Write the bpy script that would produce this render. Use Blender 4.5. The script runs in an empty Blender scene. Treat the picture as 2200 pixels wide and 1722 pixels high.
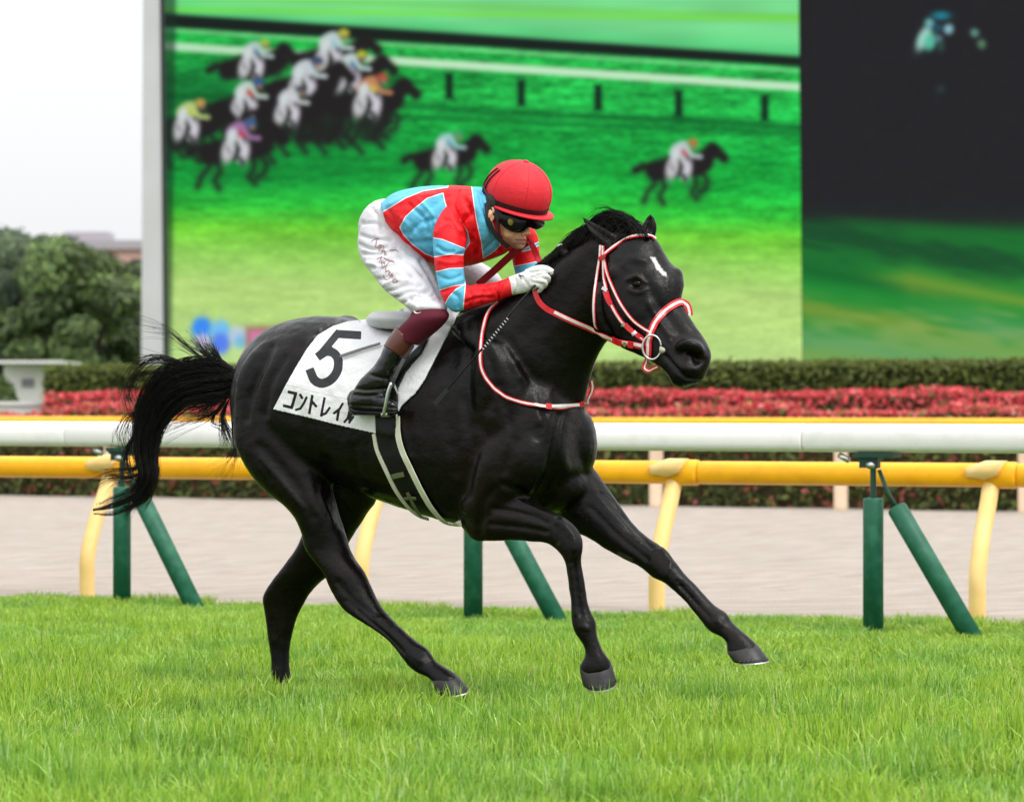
import bpy, bmesh, math, random
import numpy as np
from mathutils import Vector, Matrix
from mathutils.bvhtree import BVHTree
rng = np.random.default_rng(7); random.seed(7)
R = math.radians
S = bpy.context.scene
COL = S.collection

# ------------------------------------------------------------------ camera, sky, sun, exposure
F, CX, HY, HC = 7333.0, 1100.0, 873.0, 1.25      # photo pixels: focal length, centre column, horizon row; camera height
cam = bpy.data.cameras.new('camera'); cam_o = bpy.data.objects.new('camera', cam); COL.objects.link(cam_o)
cam_o.location = (0, 0, HC); cam_o.rotation_euler = (R(90), 0, 0)
cam.sensor_width = 36; cam.lens = F/2200*36; cam.shift_y = 12/2200
cam.clip_end = 3000; cam.clip_start = .5
cam.dof.use_dof = True; cam.dof.focus_distance = 13.8; cam.dof.aperture_fstop = 4.2
S.camera = cam_o
EXPO = 0.5
SUN_EL, SUN_ROT = R(52), R(150)
w = bpy.data.worlds.new('World'); S.world = w; w.use_nodes = True
nt = w.node_tree; nt.nodes.clear()
o_ = nt.nodes.new('ShaderNodeOutputWorld'); bg = nt.nodes.new('ShaderNodeBackground')
sk = nt.nodes.new('ShaderNodeTexSky'); sk.sky_type = 'NISHITA'; sk.sun_disc = False
sk.sun_elevation = SUN_EL; sk.sun_rotation = SUN_ROT; sk.dust_density = 4; sk.air_density = 1
hs = nt.nodes.new('ShaderNodeHueSaturation'); hs.inputs['Saturation'].default_value = .10
mx = nt.nodes.new('ShaderNodeMixRGB'); mx.inputs[0].default_value = .8; 
gtc = nt.nodes.new('ShaderNodeTexCoord'); gsx = nt.nodes.new('ShaderNodeSeparateXYZ'); gmr = nt.nodes.new('ShaderNodeMapRange')   # overcast: brighter towards the zenith
gmr.inputs[1].default_value = 0; gmr.inputs[2].default_value = 1; gmr.inputs[3].default_value = 6.7; gmr.inputs[4].default_value = 18.5
nt.links.new(gtc.outputs['Generated'], gsx.inputs[0]); nt.links.new(gsx.outputs[2], gmr.inputs[0])
gmx = nt.nodes.new('ShaderNodeMixRGB'); gmx.blend_type = 'MULTIPLY'; gmx.inputs[0].default_value = 1; gmx.inputs[1].default_value = (.985, 1, 1.02, 1)
nt.links.new(gmr.outputs[0], gmx.inputs[2]); nt.links.new(gmx.outputs[0], mx.inputs[2])
nt.links.new(sk.outputs[0], hs.inputs['Color']); nt.links.new(hs.outputs[0], mx.inputs[1])
nt.links.new(mx.outputs[0], bg.inputs[0]); bg.inputs[1].default_value = .105
nt.links.new(bg.outputs[0], o_.inputs[0])
sun = bpy.data.lights.new('sun', 'SUN'); sun.energy = 1.2; sun.angle = R(14); sun.color = (1, .97, .92)
sun_o = bpy.data.objects.new('sun', sun); COL.objects.link(sun_o)
sd = Vector((.50, -.52, 1.0)).normalized()         # towards the sun: high, behind the camera, to the right
sun_o.rotation_euler = sd.to_track_quat('Z', 'Y').to_euler()
sk.sun_rotation = math.atan2(sd.x, sd.y); sk.sun_elevation = math.asin(sd.z)
S.view_settings.view_transform = 'Standard'; S.view_settings.look = 'None'
S.view_settings.exposure = EXPO; S.view_settings.gamma = 1; S.view_settings.use_curve_mapping = False
S.render.engine = 'CYCLES'

# ------------------------------------------------------------------ helpers
def A(*v): return np.array(v, dtype=float)
def at(px, py, Y): return A((px-CX)*Y/F, Y, HC-(py-HY)*Y/F)
def gnd(px, py):
    Y = HC*F/(py-HY); return at(px, py, Y)
TH = R(30)
HD = A(math.cos(TH), -math.sin(TH), 0); RD = A(-math.sin(TH), -math.cos(TH), 0)   # the horse's heading, and its near side
C0 = A((880-CX)*14.0/F, 14.0, 0)
def PY(px, s): return (C0@RD + s)/(-(px-CX)/F*math.sin(TH) - math.cos(TH))
def P(px, py, s=0.): return at(px, py, PY(px, s))      # point on the horse's middle plane, s metres to its near side
def proj(v):
    v = np.asarray(v); return np.stack([CX+v[:, 0]/v[:, 1]*F, HY-(v[:, 2]-HC)/v[:, 1]*F], 1)
def Zm(pts, ox, oy, k): return [(ox+x/k, oy+y/k) for x, y in pts]
Z1 = lambda *p: Zm(p, 740, 320, 4.27)
Z2 = lambda *p: Zm(p, 1100, 420, 3.882)
Z3 = lambda *p: Zm(p, 560, 640, 3.416)
def catmull(pts, n):
    p = np.array(pts, float); p = np.vstack([2*p[0]-p[1], p, 2*p[-1]-p[-2]]); out = []
    for i in range(1, len(p)-2):
        for t in np.linspace(0, 1, n, endpoint=False):
            a, b, c, d = p[i-1:i+3]
            out.append(.5*(2*b+(c-a)*t+(2*a-5*b+4*c-d)*t*t+(3*b-a-3*c+d)*t**3))
    out.append(p[-2]); return np.array(out)
def lin(c): return tuple(((x/255)/12.92 if x <= 10 else ((x/255+.055)/1.055)**2.4) for x in c)
def linn(a):
    a = np.asarray(a, float)/255; return np.where(a <= .04, a/12.92, ((a+.055)/1.055)**2.4)

class MB:
    def __init__(s): s.v = []; s.f = []; s.n = 0
    def add(s, v, f):
        v = np.asarray(v, float); s.v.append(v); s.f += [tuple(int(i)+s.n for i in q) for q in f]; s.n += len(v); return s
    def loft(s, rings, cap=True, closed=True):
        rings = np.asarray(rings, float); m, n = rings.shape[:2]; f = []
        for i in range(m-1):
            for j in range(n if closed else n-1):
                k = (j+1) % n; f.append((i*n+j, i*n+k, (i+1)*n+k, (i+1)*n+j))
        if cap and closed: f.append(tuple(range(n-1, -1, -1))); f.append(tuple(range((m-1)*n, m*n)))
        return s.add(rings.reshape(-1, 3), f)
    def tube(s, path, rad, n=10, cap=True, up=(0, 0, 1)):
        path = np.asarray(path, float); m = len(path); rad = np.broadcast_to(rad, (m,))
        T = np.gradient(path, axis=0); T /= np.linalg.norm(T, axis=1)[:, None]+1e-12
        ref = A(*up); N = np.cross(T[0], ref)
        if np.linalg.norm(N) < .05: N = np.cross(T[0], A(1, .3, 0))
        N /= np.linalg.norm(N); ph = np.linspace(0, 2*np.pi, n, endpoint=False); rings = []
        for i in range(m):
            N = N-T[i]*(N@T[i]); N /= np.linalg.norm(N)+1e-12; B = np.cross(T[i], N)
            rings.append(path[i]+rad[i]*(np.cos(ph)[:, None]*N+np.sin(ph)[:, None]*B))
        return s.loft(rings, cap)
    def box(s, c, x, y, z):           # centre and three half axes
        c, x, y, z = map(np.asarray, (c, x, y, z))
        v = [c+a*x+b*y+d*z for a in (-1, 1) for b in (-1, 1) for d in (-1, 1)]
        return s.add(v, [(0, 1, 3, 2), (4, 6, 7, 5), (0, 4, 5, 1), (2, 3, 7, 6), (0, 2, 6, 4), (1, 5, 7, 3)])
    def ell(s, c, x, y, z, n=16, m=10):
        c, x, y, z = map(lambda q: np.asarray(q, float), (c, x, y, z)); rings = []
        ph = np.linspace(0, 2*np.pi, n, endpoint=False)
        for t in np.linspace(.04, np.pi-.04, m):
            rings.append(c+math.cos(t)*z+math.sin(t)*(np.cos(ph)[:, None]*x+np.sin(ph)[:, None]*y))
        return s.loft(rings)
    def mesh(s, name='m'):
        me = bpy.data.meshes.new(name); me.from_pydata([tuple(p) for p in np.vstack(s.v)], [], s.f); me.update(); return me
    def build(s, name, mat, parent=None, smooth=True, fixn=True):
        me = s.mesh(name)
        if fixn:
            bm = bmesh.new(); bm.from_mesh(me); bmesh.ops.recalc_face_normals(bm, faces=bm.faces); bm.to_mesh(me); bm.free()
        return obj(name, me, mat, parent, smooth)
def obj(name, me, mat, parent=None, smooth=True):
    o = bpy.data.objects.new(name, me); COL.objects.link(o)
    if mat: me.materials.append(mat)
    if smooth: me.polygons.foreach_set('use_smooth', [True]*len(me.polygons))
    if parent:
        o.parent = parent; o.matrix_parent_inverse = Matrix.Translation(-parent.location)
    return o
def tag(o, label=None, cat=None, group=None, kind=None):
    for k, v in (('label', label), ('category', cat), ('group', group), ('kind', kind)):
        if v: o[k] = v
    return o
def thing(name, loc, label, cat, group=None):
    o = bpy.data.objects.new(name, None); o.empty_display_size = .1; o.location = tuple(loc); COL.objects.link(o)
    return tag(o, label, cat, group)
def fast_mesh(name, v, quads=None, tris=None):
    me = bpy.data.meshes.new(name); v = np.asarray(v, np.float32)
    parts = [(q, k) for q, k in ((quads, 4), (tris, 3)) if q is not None and len(q)]
    li = np.concatenate([np.asarray(q, np.int32).ravel() for q, k in parts])
    tot = np.concatenate([np.full(len(q), k, np.int32) for q, k in parts])
    me.vertices.add(len(v)); me.vertices.foreach_set('co', v.ravel())
    me.loops.add(len(li)); me.loops.foreach_set('vertex_index', li)
    me.polygons.add(len(tot)); me.polygons.foreach_set('loop_start', np.concatenate([[0], np.cumsum(tot)[:-1]]).astype(np.int32))
    me.polygons.foreach_set('loop_total', tot); me.update(calc_edges=True); return me
def remesh(mb, voxel, smooth=6, fac=.5):
    me = mb.mesh('tmp'); bm = bmesh.new(); bm.from_mesh(me); bmesh.ops.recalc_face_normals(bm, faces=bm.faces)
    bmesh.ops.triangulate(bm, faces=[f for f in bm.faces if len(f.verts) > 4]); bm.to_mesh(me); bm.free()
    o = bpy.data.objects.new('tmp', me); COL.objects.link(o)
    m = o.modifiers.new('r', 'REMESH'); m.mode = 'VOXEL'; m.voxel_size = voxel
    if smooth:
        m2 = o.modifiers.new('s', 'SMOOTH'); m2.factor = fac; m2.iterations = smooth
    dg = bpy.context.evaluated_depsgraph_get(); dg.update()
    out = bpy.data.meshes.new_from_object(o.evaluated_get(dg)); bpy.data.objects.remove(o); bpy.data.meshes.remove(me)
    out.materials.clear(); return out
def vco(me):
    a = np.empty(len(me.vertices)*3, np.float32); me.vertices.foreach_get('co', a); return a.reshape(-1, 3).astype(float)
def vno(me):
    a = np.empty(len(me.vertices)*3, np.float32); me.vertices.foreach_get('normal', a); return a.reshape(-1, 3).astype(float)
def setco(me, v): me.vertices.foreach_set('co', np.asarray(v, np.float32).ravel()); me.update()
def fattr(me, name, val):
    a = me.attributes.new(name, 'FLOAT', 'POINT'); a.data.foreach_set('value', np.asarray(val, np.float32))
def cattr(me, name, rgb):
    a = me.color_attributes.new(name, 'FLOAT_COLOR', 'POINT'); c = np.ones((len(me.vertices), 4), np.float32); c[:, :3] = rgb
    a.data.foreach_set('color', c.ravel())
def seg_dist(p, a, b):
    a = np.asarray(a, float); d = np.asarray(b, float)-a; t = np.clip(((p-a)@d)/(d@d+1e-9), 0, 1)
    return np.linalg.norm(p-a-t[:, None]*d, axis=1)
def line_dist(p, pts): return np.min([seg_dist(p, pts[i], pts[i+1]) for i in range(len(pts)-1)], axis=0)
def poly_sdf(p, poly):                     # > 0 inside
    poly = [np.asarray(q, float) for q in poly]; n = len(poly)
    d = np.min([seg_dist(p, poly[i], poly[(i+1) % n]) for i in range(n)], axis=0); ins = np.zeros(len(p), bool)
    for i in range(n):
        a, b = poly[i], poly[(i+1) % n]
        c = (a[1] > p[:, 1]) != (b[1] > p[:, 1])
        ins ^= c & (p[:, 0] < (b[0]-a[0])*(p[:, 1]-a[1])/(b[1]-a[1]+1e-12)+a[0])
    return np.where(ins, d, -d)
def stroke_sdf(p, pts, hw):                # butt-ended brush stroke, > 0 inside
    best = np.full(len(p), -1e3); pts = [np.asarray(q, float) for q in pts]; m = len(pts)-1
    for i in range(m):
        a, b = pts[i], pts[i+1]; L = np.linalg.norm(b-a); e = (b-a)/L; q = p-a; x = q@e; y = q@A(-e[1], e[0])
        ea = hw*.8 if i else 0; eb = hw*.8 if i < m-1 else 0
        best = np.maximum(best, np.minimum(hw-np.abs(y), np.minimum(x+ea, L+eb-x)))
    return best
def vnoise(p, sc, seed=0):
    p = np.asarray(p, float)*sc+seed*17.3; i = np.floor(p).astype(np.int64); f = p-i; f = f*f*(3-2*f); d = p.shape[1]; out = 0
    for c in range(2**d):
        o = np.array([(c >> k) & 1 for k in range(d)]); q = i+o; h = q[:, 0]*374761393+q[:, 1]*668265263
        if d > 2: h = h+q[:, 2]*2147483647
        h = (h ^ (h >> 13))*1274126177; h = (h ^ (h >> 16)) & 0xffff
        out = out+h/65535.*np.prod(np.where(o, f, 1-f), axis=1)
    return out

# materials
def mat(name, col, rough=.6, spec=.5, metal=0, noise=None, bump=None, sheen=0, coat=0, trans=0, sub=0):
    m = bpy.data.materials.new(name); m.use_nodes = True; t = m.node_tree; b = t.nodes['Principled BSDF']
    b.inputs['Base Color'].default_value = (*col, 1); b.inputs['Roughness'].default_value = rough
    b.inputs['Specular IOR Level'].default_value = spec; b.inputs['Metallic'].default_value = metal
    b.inputs['Sheen Weight'].default_value = sheen; b.inputs['Coat Weight'].default_value = coat
    b.inputs['Subsurface Weight'].default_value = sub
    if sub: b.inputs['Subsurface Radius'].default_value = (.012, .005, .003)
    tc = t.nodes.new('ShaderNodeTexCoord')
    if noise:                                     # (scale, second colour, low, high)
        n = t.nodes.new('ShaderNodeTexNoise'); n.inputs['Scale'].default_value = noise[0]; n.inputs['Detail'].default_value = 6
        t.links.new(tc.outputs['Object'], n.inputs['Vector']); rp = t.nodes.new('ShaderNodeValToRGB')
        rp.color_ramp.elements[0].position = noise[2]; rp.color_ramp.elements[1].position = noise[3]
        rp.color_ramp.elements[0].color = (*col, 1); rp.color_ramp.elements[1].color = (*noise[1], 1)
        t.links.new(n.outputs[0], rp.inputs[0]); t.links.new(rp.outputs[0], b.inputs['Base Color'])
    if bump:                                      # (scale, strength, distance)
        n = t.nodes.new('ShaderNodeTexNoise'); n.inputs['Scale'].default_value = bump[0]; n.inputs['Detail'].default_value = 5
        t.links.new(tc.outputs['Object'], n.inputs['Vector']); bp = t.nodes.new('ShaderNodeBump')
        bp.inputs['Strength'].default_value = bump[1]; bp.inputs['Distance'].default_value = bump[2]
        t.links.new(n.outputs[0], bp.inputs['Height']); t.links.new(bp.outputs[0], b.inputs['Normal'])
    return m
def attr_mix(m, attr, lo, hi, col, neg_abs=False):    # where attr passes the threshold the base colour becomes col
    t = m.node_tree; b = t.nodes['Principled BSDF']; a = t.nodes.new('ShaderNodeAttribute'); a.attribute_name = attr
    mr = t.nodes.new('ShaderNodeMapRange'); mr.inputs[1].default_value = lo; mr.inputs[2].default_value = hi
    mr.clamp = True; mixn = t.nodes.new('ShaderNodeMixRGB'); mixn.inputs[2].default_value = (*col, 1)
    src = a.outputs['Fac']
    if neg_abs:
        ab = t.nodes.new('ShaderNodeMath'); ab.operation = 'ABSOLUTE'; t.links.new(src, ab.inputs[0]); ng_ = t.nodes.new('ShaderNodeMath'); ng_.operation = 'MULTIPLY'; ng_.inputs[1].default_value = -1; t.links.new(ab.outputs[0], ng_.inputs[0]); src = ng_.outputs[0]
    t.links.new(src, mr.inputs[0]); t.links.new(mr.outputs[0], mixn.inputs[0])
    i = b.inputs['Base Color']
    if i.is_linked: t.links.new(i.links[0].from_socket, mixn.inputs[1])
    else: mixn.inputs[1].default_value = i.default_value
    t.links.new(mixn.outputs[0], i); return m
def leafmat(name, rough=.55, trans=.35):          # colour from the leaf's own colour attribute
    m = bpy.data.materials.new(name); m.use_nodes = True; t = m.node_tree; b = t.nodes['Principled BSDF']
    b.inputs['Roughness'].default_value = rough; b.inputs['Specular IOR Level'].default_value = .25
    a = t.nodes.new('ShaderNodeAttribute'); a.attribute_name = 'col'; t.links.new(a.outputs['Color'], b.inputs['Base Color'])
    tr = t.nodes.new('ShaderNodeBsdfTranslucent'); t.links.new(a.outputs['Color'], tr.inputs[0])
    ms = t.nodes.new('ShaderNodeMixShader'); ms.inputs[0].default_value = trans
    t.links.new(b.outputs[0], ms.inputs[1]); t.links.new(tr.outputs[0], ms.inputs[2])
    t.links.new(ms.outputs[0], t.nodes['Material Output'].inputs[0]); return m
LEAF = leafmat('leaves'); BLADE = leafmat('grass_blades', .38, .4); BLADE.node_tree.nodes['Principled BSDF'].inputs['Specular IOR Level'].default_value = .5

# ------------------------------------------------------------------ ground, dirt track
YL0, YL1 = gnd(187, 1291), gnd(2099.5, 1343)      # bases of the near yellow rail's posts = edge of the turf
YD = YL1-YL0; YD /= np.linalg.norm(YD)
FD0, FD1 = gnd(0, 1067), gnd(2200, 1102); FDD = FD1-FD0; FDD /= np.linalg.norm(FDD)   # far edge of the dirt
nrm = lambda d: A(-d[1], d[0], 0)*np.sign(d[0])   # away from the camera
def sheet(name, pts, z, m, kind='structure'):
    me = bpy.data.meshes.new(name); me.from_pydata([(p[0], p[1], z) for p in pts], [], [tuple(range(len(pts)))]); me.update()
    return tag(obj(name, me, m, None, False), kind=kind)
sheet('ground', [(-900, -60), (900, -60), (900, 2400), (-900, 2400)], 0, mat('ground_turf', (.035, .06, .012), .9, noise=(3, (.06, .10, .02), .35, .65)))
dm = mat('dirt_sand', (.335, .288, .245), .95, .1, noise=(2.2, (.455, .40, .35), .30, .66), bump=(60, .8, .03))
t = dm.node_tree; tcn = t.nodes.new('ShaderNodeTexCoord'); mp = t.nodes.new('ShaderNodeMapping'); mp.inputs['Rotation'].default_value = (0, 0, R(-27))
mp.inputs['Scale'].default_value = (.5, 7, 1)
for n in [n for n in t.nodes if n.type == 'TEX_NOISE' and abs(n.inputs['Scale'].default_value-2.2) < .01]:
    t.links.new(tcn.outputs['Object'], mp.inputs[0]); t.links.new(mp.outputs[0], n.inputs['Vector'])
a0, a1 = YL0-60*YD+nrm(YD)*-.04, YL1+40*YD+nrm(YD)*-.04
b0, b1 = FD0-60*FDD, FD1+40*FDD
sheet('dirt_track', [a0, a1, b1, b0], .004, dm)
# harrow ridges on the sand, low real relief
mbr = MB()
for k in range(46):
    u = (k+.5+rng.normal()*.2)/46; u = u**1.0
    p0, p1 = (YL0-6*YD)*(1-u)+(FD0-6*FDD)*u, (YL1+4*YD)*(1-u)+(FD1+4*FDD)*u
    x = np.linspace(0, 1, 60)[:, None]; c = p0+(p1-p0)*x; c[:, 2] = 0
    nn = nrm(YD); hgt = (.010+.014*rng.random())*(.3+vnoise(c[:, :2]*A(1, 1), .9, k)); wd = .10+.12*rng.random()
    c = c+nn*(vnoise(c[:, :2], .35, k+50)-.5)[:, None]*.5
    rings = np.stack([c-nn*wd+A(0, 0, .0045), c-nn*.02+np.c_[np.zeros((60, 2)), hgt+.006], c+nn*wd+A(0, 0, .0045)], 1)
    mbr.loft(rings, cap=False, closed=False)
tag(mbr.build('harrow_ridges', dm), kind='structure')

# ------------------------------------------------------------------ grass
def blades(n, size, hmin, hmax, wid, rs):
    g = np.random.default_rng(rs); x = (g.random((n, 2))-.5)*size; hgt = hmin+(hmax-hmin)*g.beta(2, 2.2, n)
    az = g.random(n)*2*np.pi; lean = np.abs(g.normal(0, .36, n))+.05; fa = g.random(n)*2*np.pi
    wd = wid*(.65+.7*g.random(n)); fx = np.stack([np.cos(fa), np.sin(fa), np.zeros(n)], 1)
    ld = np.stack([np.cos(az), np.sin(az), np.zeros(n)], 1); base = np.c_[x, np.zeros(n)]
    lv = [0, .42, .78, 1]; ww = [1, .9, .6, 0]; vs = []; up = A(0, 0, 1)
    drp = g.random(n) < .10
    for l, k in zip(lv, ww):
        c = base+ld*(hgt*lean*l**2)[:, None]+up*(hgt*(l-.18*lean*l**3-np.where(drp, .5*l**3, 0)))[:, None]+ld*(np.where(drp, .45*l**2, 0)*hgt)[:, None]
        if k: vs += [c-fx*(wd*k/2)[:, None], c+fx*(wd*k/2)[:, None]]
        else: vs += [c]
    v = np.stack(vs, 1).reshape(-1, 3); b = np.arange(n)*7
    q = np.concatenate([np.stack([b, b+1, b+3, b+2], 1), np.stack([b+2, b+3, b+5, b+4], 1)]); tr = np.stack([b+4, b+5, b+6], 1)
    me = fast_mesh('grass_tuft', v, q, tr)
    pal = np.array([(.255, .44, .042), (.33, .52, .065), (.165, .32, .034), (.50, .64, .19), (.29, .48, .048)])
    c = pal[g.choice(5, n, p=[.3, .27, .2, .09, .14])]*(.8+.4*g.random(n))[:, None]*np.array([(1, 1, 1), (1.12, 1.04, 1.0), (.85, .92, 1.1), (1.05, 1, .8), (.92, 1, 1.2), (1.15, 1.1, 1.2), (.8, .88, .9), (1, 1.02, 1)][rs % 8])
    dry = g.random(n) < .012; c[dry] = (.45, .44, .16)
    grad = np.array([.78, .78, .95, .95, 1.05, 1.05, 1.15])       # blade colour is multiplied darker towards the base, paler towards the tip
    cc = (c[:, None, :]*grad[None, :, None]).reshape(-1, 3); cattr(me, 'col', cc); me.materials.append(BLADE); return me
PS = .25
tufts = bpy.data.collections.new('grass_tufts')
for k in range(8):
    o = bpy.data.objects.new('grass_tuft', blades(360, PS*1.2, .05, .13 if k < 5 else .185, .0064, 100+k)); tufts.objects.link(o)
gx, gy = np.meshgrid(np.arange(-7, 7.5, PS), np.arange(9.4, 26, PS)); pts = np.stack([gx.ravel(), gy.ravel(), np.zeros(gx.size)], 1)
pts[:, :2] += rng.normal(0, .02, (len(pts), 2))
side = (pts-YL0)@nrm(YD); pts = pts[(side < -.08) & (np.abs(pts[:, 0]) < pts[:, 1]*.15+2.4)]
me = bpy.data.meshes.new('turf_grass'); me.from_pydata([tuple(p) for p in pts], [], [])
a = me.attributes.new('rot', 'FLOAT_VECTOR', 'POINT'); rv = np.zeros((len(pts), 3), np.float32); rv[:, 2] = rng.integers(0, 4, len(pts))*np.pi/2+rng.normal(0, .1, len(pts)); a.data.foreach_set('vector', rv.ravel())
hh = (.62+.62*vnoise(pts[:, :2], 1.3, 3)+.4*(vnoise(pts[:, :2], 4, 5)-.5))*np.interp(side[(side < -.08) & (np.abs(gx.ravel()) < 1e9)] if False else -(pts-YL0)@nrm(YD), [0, 1.2, 4, 7], [.42, .52, .95, 1.22])
a = me.attributes.new('scl', 'FLOAT_VECTOR', 'POINT'); sv = np.ones((len(pts), 3), np.float32); sv[:, 2] = hh; a.data.foreach_set('vector', sv.ravel())
a = me.attributes.new('pick', 'INT', 'POINT'); a.data.foreach_set('value', rng.integers(0, 8, len(pts)).astype(np.int32))
grass = obj('turf_grass', me, None, None, False)
ng = bpy.data.node_groups.new('grass_scatter', 'GeometryNodeTree')
ng.interface.new_socket('Geometry', in_out='INPUT', socket_type='NodeSocketGeometry'); ng.interface.new_socket('Geometry', in_out='OUTPUT', socket_type='NodeSocketGeometry')
gi, go = ng.nodes.new('NodeGroupInput'), ng.nodes.new('NodeGroupOutput'); iop = ng.nodes.new('GeometryNodeInstanceOnPoints')
ci = ng.nodes.new('GeometryNodeCollectionInfo'); ci.inputs['Collection'].default_value = tufts; ci.inputs['Separate Children'].default_value = True; ci.inputs['Reset Children'].default_value = True
def na(n, ty):
    q = ng.nodes.new('GeometryNodeInputNamedAttribute'); q.data_type = ty; q.inputs['Name'].default_value = n; return q.outputs['Attribute']
L = ng.links.new
L(gi.outputs[0], iop.inputs['Points']); L(ci.outputs[0], iop.inputs['Instance']); iop.inputs['Pick Instance'].default_value = True
L(na('pick', 'INT'), iop.inputs['Instance Index']); L(na('rot', 'FLOAT_VECTOR'), iop.inputs['Rotation']); L(na('scl', 'FLOAT_VECTOR'), iop.inputs['Scale'])
L(iop.outputs[0], go.inputs[0])
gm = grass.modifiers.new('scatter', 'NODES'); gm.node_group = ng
tag(grass, 'bright green turf grass of the racecourse', 'grass', kind='stuff')

# ------------------------------------------------------------------ rails
M_white = mat('rail_white', (.93, .89, .905), .45, .35, noise=(7, (.78, .74, .73), .52, .85), bump=(9, .15, .01))
M_yel = mat('rail_yellow', lin((250, 178, 12)), .42, .45, noise=(8, lin((228, 156, 18)), .45, .85), bump=(9, .15, .01))
M_cream = mat('post_cream', lin((245, 208, 138)), .55, .4, noise=(6, lin((238, 196, 120)), .4, .75))
M_cream2 = mat('post_pale', lin((240, 214, 184)), .6, .3)
M_green = mat('post_green', lin((22, 92, 68)), .5, .4, noise=(14, lin((52, 118, 94)), .45, .8), bump=(30, .25, .01))
M_dkgreen = mat('bracket_green', lin((14, 66, 52)), .45, .5)
M_steel = mat('steel', (.6, .6, .6), .3, .5, 1)
def bar(p0, p1, zc, hw, hh, ex=3.2, n=20):         # rounded rail profile between two ground points
    d = (p1-p0)/np.linalg.norm(p1-p0); sd_ = nrm(d); ph = np.linspace(0, 2*np.pi, n, endpoint=False)
    c, s_ = np.cos(ph), np.sin(ph); cx = np.sign(c)*np.abs(c)**(2/ex); cz = np.sign(s_)*np.abs(s_)**(2/ex); rings = []
    for t_, k in ((0, .93), (.012, 1), (np.linalg.norm(p1-p0)-.012, 1), (np.linalg.norm(p1-p0), .93)):
        q = p0+d*t_; rings.append(A(q[0], q[1], zc)+cx[:, None]*sd_*hw*k+cz[:, None]*A(0, 0, hh*k))
    return MB().loft(rings)
# white turf rail
WA, WB = gnd(262, 1305), gnd(1876, 1365); WD = (WB-WA)/np.linalg.norm(WB-WA); WS = np.linalg.norm(WB-WA)/2
jt = -.40
wr = thing('white_running_rail', WA, 'white running rail on green posts with slanting braces, nearest to the horse', 'rail')
for k in range(-1, 3):
    p0 = WA+WD*(jt+(2*k)*WS+.004); p1 = WA+WD*(jt+(2*k+2)*WS-.004)
    bar(p0, p1, 1.078, .075, .078).build('rail_section', M_white, wr)
for k in range(-1, 5):
    b = WA+WD*WS*k; up = A(0, 0, 1)
    m = MB(); m.tube([b-up*.05, b+up*.742, b+up*.75, b+up*.752], [.056, .056, .052, .03], 20); po = m.build('post', M_green, wr)
    m = MB(); m.tube([b+up*.74, b+up*.93], .017, 10)
    m.box(b+up*.985+WD*.03, WD*.115, nrm(WD)*.055, up*.012); m.box(b+up*.945-WD*.02, WD*.055, nrm(WD)*.02, up*.03)
    m.add([b+up*.975-WD*.12, b+up*.975+WD*.02, b+up*.90+WD*.0, b+up*.92-WD*.05]+[b+up*.975-WD*.12+nrm(WD)*.02, b+up*.975+WD*.02+nrm(WD)*.02, b+up*.90+nrm(WD)*.02, b+up*.92-WD*.05+nrm(WD)*.02],
          [(0, 1, 2, 3), (7, 6, 5, 4), (0, 4, 5, 1), (1, 5, 6, 2), (2, 6, 7, 3), (3, 7, 4, 0)])
    m.build('bracket', M_dkgreen, po, False)
    m = MB(); m.tube([b+up*.955-WD*.13-nrm(WD)*.03, b+up*.985-WD*.19-nrm(WD)*.03], .017, 10); m.build('steel_clip', M_steel, po)
    e = b+WD*.62-nrm(WD)*.07; tp = b+WD*.14+up*.70; dd = (tp-e)/np.linalg.norm(tp-e)
    m = MB(); m.tube([e-dd*.06, tp-dd*.01, tp, tp+dd*.001], [.056, .056, .052, .03], 20); br = m.build('brace', M_green, wr)
    m = MB(); m.tube([tp-dd*.02, tp+dd*.10, b+up*.905+WD*.035], .012, 8); m.build('brace_rod', M_dkgreen, br)
    m = MB(); m.tube([b+up*.93-nrm(WD)*.045, b+up*.93+nrm(WD)*.045], .022, 12); m.build('bolt', M_steel, po)
# yellow rail at the edge of the turf
YS = np.linalg.norm(YL1-YL0)/3; NY = nrm(YD)
yr = thing('yellow_rail', YL0, 'yellow rail on curved cream posts at the edge of the turf', 'rail')
for k in range(-2, 5):
    p0 = YL0+YD*(YS*k+.16)+NY*.30; p1 = YL0+YD*(YS*(k+1)+.156)+NY*.30
    bar(p0, p1, .853, .07, .07, 2.6).build('rail_section', M_yel, yr)
for k in range(-1, 5):
    b = YL0+YD*YS*k; up = A(0, 0, 1)
    path = catmull([b-up*.06, b+up*.15, b+up*.30+NY*.01, b+up*.50+NY*.10, b+up*.68+NY*.215, b+up*.80+NY*.28], 6)
    m = MB(); m.tube(path, .05, 16, up=YD); po = m.build('post', M_cream, yr)
    c = b+NY*.30+up*.853; m = MB()
    bar(b+NY*.30-YD*.03+YD*.02, b+NY*.30+YD*.15, .853, .078, .078, 2.6).build('sleeve', M_yel, yr)
    m = MB(); prof = A(-.14, .045), A(-.02, .085), A(.10, .085), A(.06, .0), A(-.02, -.025), A(-.13, -.01)
    rings = [[c+YD*x*sc+up*z*sc-NY*off for x, z in prof] for off, sc in ((.03, 1), (.095, .97), (.115, .7))]
    m.loft(rings); m.build('clamp', M_cream, yr)
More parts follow.
